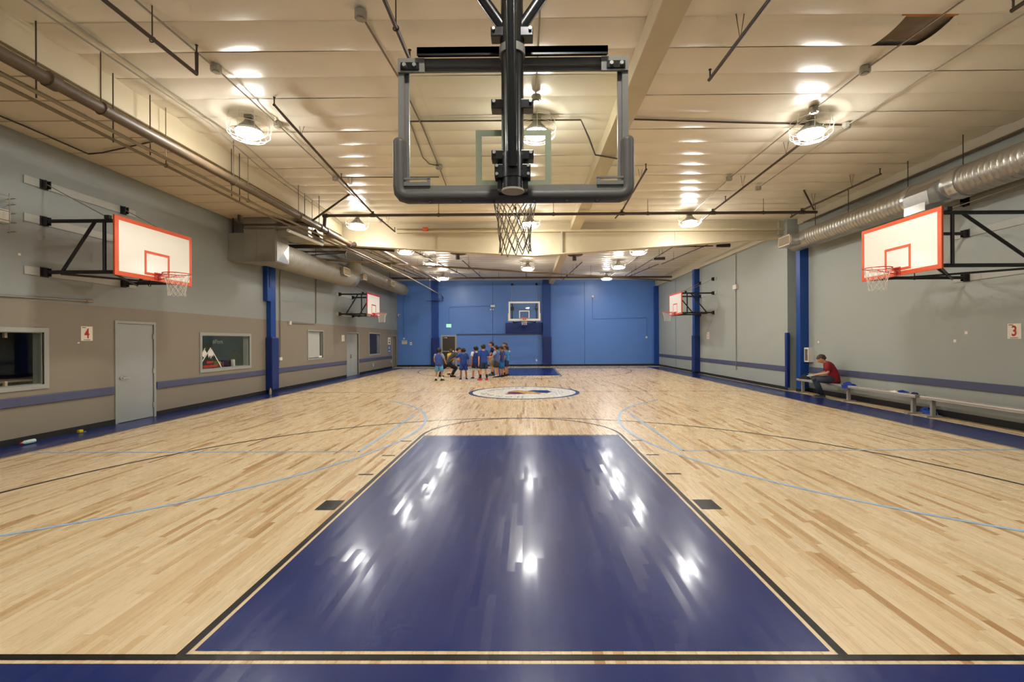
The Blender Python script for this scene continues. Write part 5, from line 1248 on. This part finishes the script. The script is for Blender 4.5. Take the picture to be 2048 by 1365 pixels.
    for n_ in 'LR':
        a, b, c = J['hip' + n_], J['kn' + n_], J['an' + n_]
        if sk <= 1.0: tube_b(m_, [a + Vector((0, 0, .02 * u)), a + (b - a) * sk * .5, a + (b - a) * sk], [.064 * u, .066 * u, .066 * u], 12)
        else: tube_b(m_, [a + Vector((0, 0, .02 * u)), a + (b - a) * .5, b + (a - b) * .06, b, b + (c - b) * .5, b + (c - b) * .94], [.065 * u, .06 * u, .049 * u, .047 * u, .042 * u, .038 * u], 12)
    m_.xf(M_); obj('shorts' if sk <= 1 else 'trousers', m_, o['bottom'], t, ang=180)
    for n_ in 'LR':
        an, toe = J['an' + n_], J['toe' + n_]; d = (toe - an); d.z = 0; d = d.normalized(); sdw = d.cross(Vector((0, 0, 1)))
        gz0 = an.z - .045 * u + .002
        m_ = MB(); L = .155 * u
        prof = [(-.045 * u, .026, .05), (-.02 * u, .031, .06), (.03 * u, .033, .05), (.07 * u, .037, .036), (.1 * u, .032, .027), (.115 * u, .014, .015)]
        vs = []; fs = []
        base = Vector((an.x, an.y, gz0))
        for (dd, ww, hh) in prof:
            for (sx, sz) in ((-1, 0), (-1.02, .45), (-.6, 1), (.6, 1), (1.02, .45), (1, 0)): vs.append(base + d * dd + sdw * sx * ww * u + Vector((0, 0, sz * hh * u)))
        for i in range(len(prof) - 1):
            for k_ in range(6): fs.append((i * 6 + k_, i * 6 + (k_ + 1) % 6, (i + 1) * 6 + (k_ + 1) % 6, (i + 1) * 6 + k_))
        fs.append(tuple(range(6))[::-1]); fs.append(tuple((len(prof) - 1) * 6 + k_ for k_ in range(6)))
        m_.add(vs, fs); s_ = obj('shoe', m_.xf(M_), o['shoe'], t, ang=50)
        if o.get('sole'):
            q = MB(); ol = [(-.05, .026), (-.02, .033), (.04, .035), (.08, .039), (.11, .03), (.124, .01)]
            pl_ = [base + d * a * u + sdw * b * u for a, b in ol] + [base + d * a * u - sdw * b * u for a, b in ol[::-1]]
            q.add([p_ - Vector((0, 0, .002)) for p_ in pl_] + [p_ + Vector((0, 0, .011 * u)) for p_ in pl_], [tuple(range(12)), tuple(range(12, 24))] + [(i, (i + 1) % 12, 12 + (i + 1) % 12, 12 + i) for i in range(12)])
            obj('sole', q.xf(M_), o['sole'], s_, smooth=False)
        if o.get('sock'):
            kn = J['kn' + n_]; top = o.get('sockh', .3)
            obj('sock', MB().tube([an, an + (kn - an) * top * .5, an + (kn - an) * top], [.026 * u, .028 * u, .032 * u], 10).xf(M_), o['sock'], t, ang=180)
        if o.get('kneepad'):
            kn, hp_ = J['kn' + n_], J['hip' + n_]
            obj('knee_sleeve', MB().tube([kn + (hp_ - kn) * .3, kn, kn + (an - kn) * .12], [.045 * u, .041 * u, .038 * u], 10).xf(M_), o['kneepad'], t, ang=180)
    return t
def stand(label, x, y, H, face, o, hs=1.18, **kw):
    J = joints(H, hs, **{k: v for k, v in kw.items() if k in ('lean', 'stance', 'armL', 'armR')})
    if 'look' in kw:   # head turned by degrees (+ = towards the person's left)
        a = radians(kw['look']); J['face'] = Vector((-sin(a), cos(a), kw.get('tilt', -.1))).normalized(); J['side'] = Vector((cos(a), sin(a), 0))
    return person(label, J, T(x, y, 0.002) @ Matrix.Rotation(radians(face), 4, 'Z'), o, (x, y, 0.0))
GR = 'youth players gathered at the far lane'
BK = cm(20, 20, 22); WH = cm(226, 222, 214); RYL = cm(32, 62, 140); SKYB = cm(96, 158, 208); NVY = cm(28, 40, 88); GYB = cm(84, 108, 160)
# face: 0 = looking away from the camera (+Y), +90 = image left, -90 = image right
stand('child in royal jersey and light sky-blue shorts, back turned, at the left end', -3.66, 17.2, 1.40, -12, dict(skin=SKINS[1], top=cm(56, 82, 158), under=cm(150, 156, 166), sleeve=0, hem=-.07, bottom=SKYB, shorts=.95, shoe=BK, sole=cm(60, 150, 60), sock=WH, sockh=.32, group=GR, w=1.08),
      armL=((-.35, .15, -1), (.2, .6, -.8)), armR=((.4, .25, -1), (-.1, .7, -.55)), stance=.10)
stand('child with yellow shoulder half hidden behind the crouching coach', -3.72, 20.7, 1.30, 40, dict(skin=SKINS[0], hair=HAIRB, top=cm(206, 190, 60), sleeve=.5, bottom=cm(84, 110, 180), shorts=.9, shoe=BK, sock=WH, group=GR))
stand('child in plain royal T-shirt and royal shorts, back turned, beside the coach', -2.66, 17.6, 1.40, 12, dict(skin=SKINS[2], top=cm(36, 66, 140), sleeve=.85, hem=-.07, bottom=cm(34, 62, 142), shorts=.86, shoe=cm(40, 44, 58), sole=WH, group=GR, w=1.0),
      armL=((-.75, .35, -.55), (-.6, .5, -.35)), armR=((.3, .05, -1), (.1, .3, -1)), look=-10)
stand('child in white T-shirt under a long navy jersey with white knee sleeves', -2.16, 18.1, 1.48, 25, dict(skin=SKINS[1], top=cm(32, 58, 132), under=WH, sleeve=0, hem=-.16, bottom=cm(60, 56, 58), shorts=.78, shoe=cm(70, 60, 48), sole=WH, kneepad=WH, group=GR), armL=((-.25, -.1, -1), (-.1, -.05, -1)), stance=.11)
stand('child in royal T-shirt with bright red shoes and black socks', -1.76, 17.35, 1.56, 30, dict(skin=SKINS[0], top=cm(38, 72, 156), sleeve=.7, hem=-.05, bottom=cm(24, 50, 74), shorts=.8, shoe=cm(206, 56, 56), sock=BK, sockh=.5, group=GR), armL=((-.2, -.05, -1), (.05, .1, -1)), armR=((.5, .3, -.9), (.3, .6, -.6)), hs=1.1, stance=.1)
stand('child facing left with a black sleeve and camouflage shorts, holding a ball', -1.58, 19.9, 1.66, 100, dict(skin=SKINS[0], top=cm(60, 92, 160), under=BK, sleeve=0, bottom=cm(140, 126, 106), shorts=.95, shoe=cm(40, 70, 70), sock=BK, group=GR), armL=((-.2, .3, -1), (.1, .9, -.15)), armR=((.25, .3, -1), (-.1, .9, -.15)), hs=1.08)
stand('child in grey-blue jersey with black and white shorts reaching for the ball', -1.27, 18.6, 1.50, 70, dict(skin=SKINS[0], top=cm(72, 98, 164), under=cm(150, 170, 206), sleeve=0, hem=-.06, bottom=cm(58, 56, 62), shorts=.8, shoe=BK, sole=WH, sock=WH, sockh=.18, group=GR), armL=((-.1, .5, -.8), (.1, 1, -.02)), armR=((.15, .45, -.9), (-.1, 1, .05)), stance=.07)
stand('child in navy jersey and vivid azure shorts, head bowed', -1.06, 19.1, 1.46, 60, dict(skin=SKINS[1], top=cm(52, 66, 130), sleeve=.5, hem=-.04, bottom=cm(20, 112, 184), shorts=1.0, shoe=BK, group=GR), look=10, tilt=-.5, stance=.06)
stand('child in light azure T-shirt and navy shorts at the right end', -.86, 19.7, 1.48, 75, dict(skin=SKINS[1], top=cm(52, 128, 204), sleeve=.8, hem=-.03, bottom=cm(40, 46, 90), shorts=.85, shoe=BK, group=GR), armL=((-.2, -.1, -1), (.0, 1, .15)), armR=((.3, -.3, -1), (-.2, 1, -.1)))
stand('child mostly hidden behind the light azure T-shirt, elbow out', -.95, 20.6, 1.62, 120, dict(skin=SKINS[0], top=cm(42, 52, 108), sleeve=.6, bottom=cm(96, 110, 170), shorts=.85, shoe=BK, sock=WH, group=GR), armL=((-.9, -.1, -.5), (.2, .7, .2)), armR=((.3, 0, -1), (0, .5, -.6)))
# coach in a low lunge, leaning towards image right (local +y = image right)
J = joints(1.72, 1.04); H = 1.72
J['pelvis'] = Vector((0, -.16, .64)); J['waist'] = Vector((0, -.05, .80)); J['chest'] = Vector((0, .09, .99)); J['neck'] = Vector((0, .22, 1.16)); J['head'] = Vector((0, .36, 1.27)); J['face'] = Vector((0, .95, -.3)).normalized(); J['side'] = Vector((1, 0, 0))
for s, n in ((-1, 'L'), (1, 'R')):
    J['sh' + n] = J['neck'] + Vector((s * .17, -.01, -.07)); J['hip' + n] = J['pelvis'] + Vector((s * .09, 0, -.03))
J['knR'] = Vector((.10, .06, .33)); J['anR'] = Vector((.11, .07, .08)); J['toeR'] = Vector((.12, .25, .03))
J['knR'] = Vector((.12, .22, .42)); J['anR'] = Vector((.12, .02, .08)); J['toeR'] = Vector((.14, .2, .03))
J['knL'] = Vector((-.12, -.42, .40)); J['anL'] = Vector((-.12, -.52, .08)); J['toeL'] = Vector((-.14, -.34, .03))
for n, el, wr in (('R', (.2, .26, .86), (.13, .40, .74)), ('L', (-.2, .30, .86), (-.1, .42, .76))):
    J['el' + n] = Vector(el); J['wr' + n] = Vector(wr); J['hd' + n] = (Vector(wr) - Vector(el)).normalized()
person('crouching coach in charcoal T-shirt and black trousers holding a ball', J, T(-3.48, 19.3, 0.002) @ Matrix.Rotation(radians(-80), 4, 'Z'), dict(skin=SKINS[0], top=cm(62, 62, 66), sleeve=.6, bottom=BK, shorts=2, shoe=BK, sock=WH, sockh=.12), (-3.48, 19.3, 0))
# seated man (local +y = facing the court)
J = joints(1.74, 1.0); H = 1.74
J['pelvis'] = Vector((0, 0, .545)); J['waist'] = Vector((0, .02, .68)); J['chest'] = Vector((0, .09, .86)); J['neck'] = Vector((0, .20, 1.02)); J['head'] = Vector((0, .31, 1.13)); J['face'] = Vector((.05, .78, -.62)).normalized(); J['side'] = Vector((1, -.05, 0)).normalized()
for s, n in ((-1, 'L'), (1, 'R')):
    J['sh' + n] = J['neck'] + Vector((s * .19, -.03, -.05)); J['hip' + n] = J['pelvis'] + Vector((s * .09, .02, -.02))
    J['kn' + n] = Vector((s * .11, .48, .55)); J['an' + n] = Vector((s * .06, .33, .085)); J['toe' + n] = Vector((s * .09, .52, .04))
    J['el' + n] = Vector((s * .25, .17, .74)); J['wr' + n] = Vector((s * .1, .40, .68)); J['hd' + n] = (J['wr' + n] - J['el' + n]).normalized()
J['anL'] = Vector((.04, .30, .085)); J['toeL'] = Vector((.0, .48, .04))
MS = T(8.96, 10.75, 0.002) @ Matrix.Rotation(radians(62), 4, 'Z')
person('seated man in dark red T-shirt and grey jeans reading on the bench', J, MS, dict(skin=SKINS[0], hair=HAIRB, top=cm(140, 18, 34), sleeve=.75, hem=-.045, bottom=cm(58, 64, 76), shorts=2, shoe=cm(50, 48, 48), sole=cm(120, 118, 110)), (8.96, 10.75, 0))
t = thing('clipboard_papers', 'white papers on the seated man\'s lap', 'papers', tuple(MS @ Vector((0, .48, .64))))
pp = MB().box(-.11, .11, -.15, .15, -.004, .004).xf(MS @ T(.02, .52, .645) @ Matrix.Rotation(radians(-8), 4, 'X')); obj('sheets', pp, PAPER, t, smooth=False)
pp = MB().box(-.11, .11, -.07, .08, .004, .012).xf(MS @ T(.05, .56, .65) @ Matrix.Rotation(radians(10), 4, 'X')); obj('open_page', pp, PAPER, t, smooth=False)
# basketballs
BALL = mat('ball_orange', rgb(196, 86, 40), .55, var=.1, bump=.2, bscale=120)
def ball(label, c, r=.122):
    t = thing('basketball', label, 'ball', c, 'basketballs'); obj('cover', MB().ball(c, r, 20, 14), BALL, t)
    obj('seams', MB().ring(c, r, .004, 24, 4).ring(c, r, .004, 24, 4, ('y', 'z')).ring(c, r, .004, 24, 4, ('x', 'z')), DARK_INK, t)
ball('orange basketball in the crouching coach\'s hands', (-3.0, 19.22, .76))
ball('orange basketball between the two children on the right', (-1.66, 18.85, 1.0))
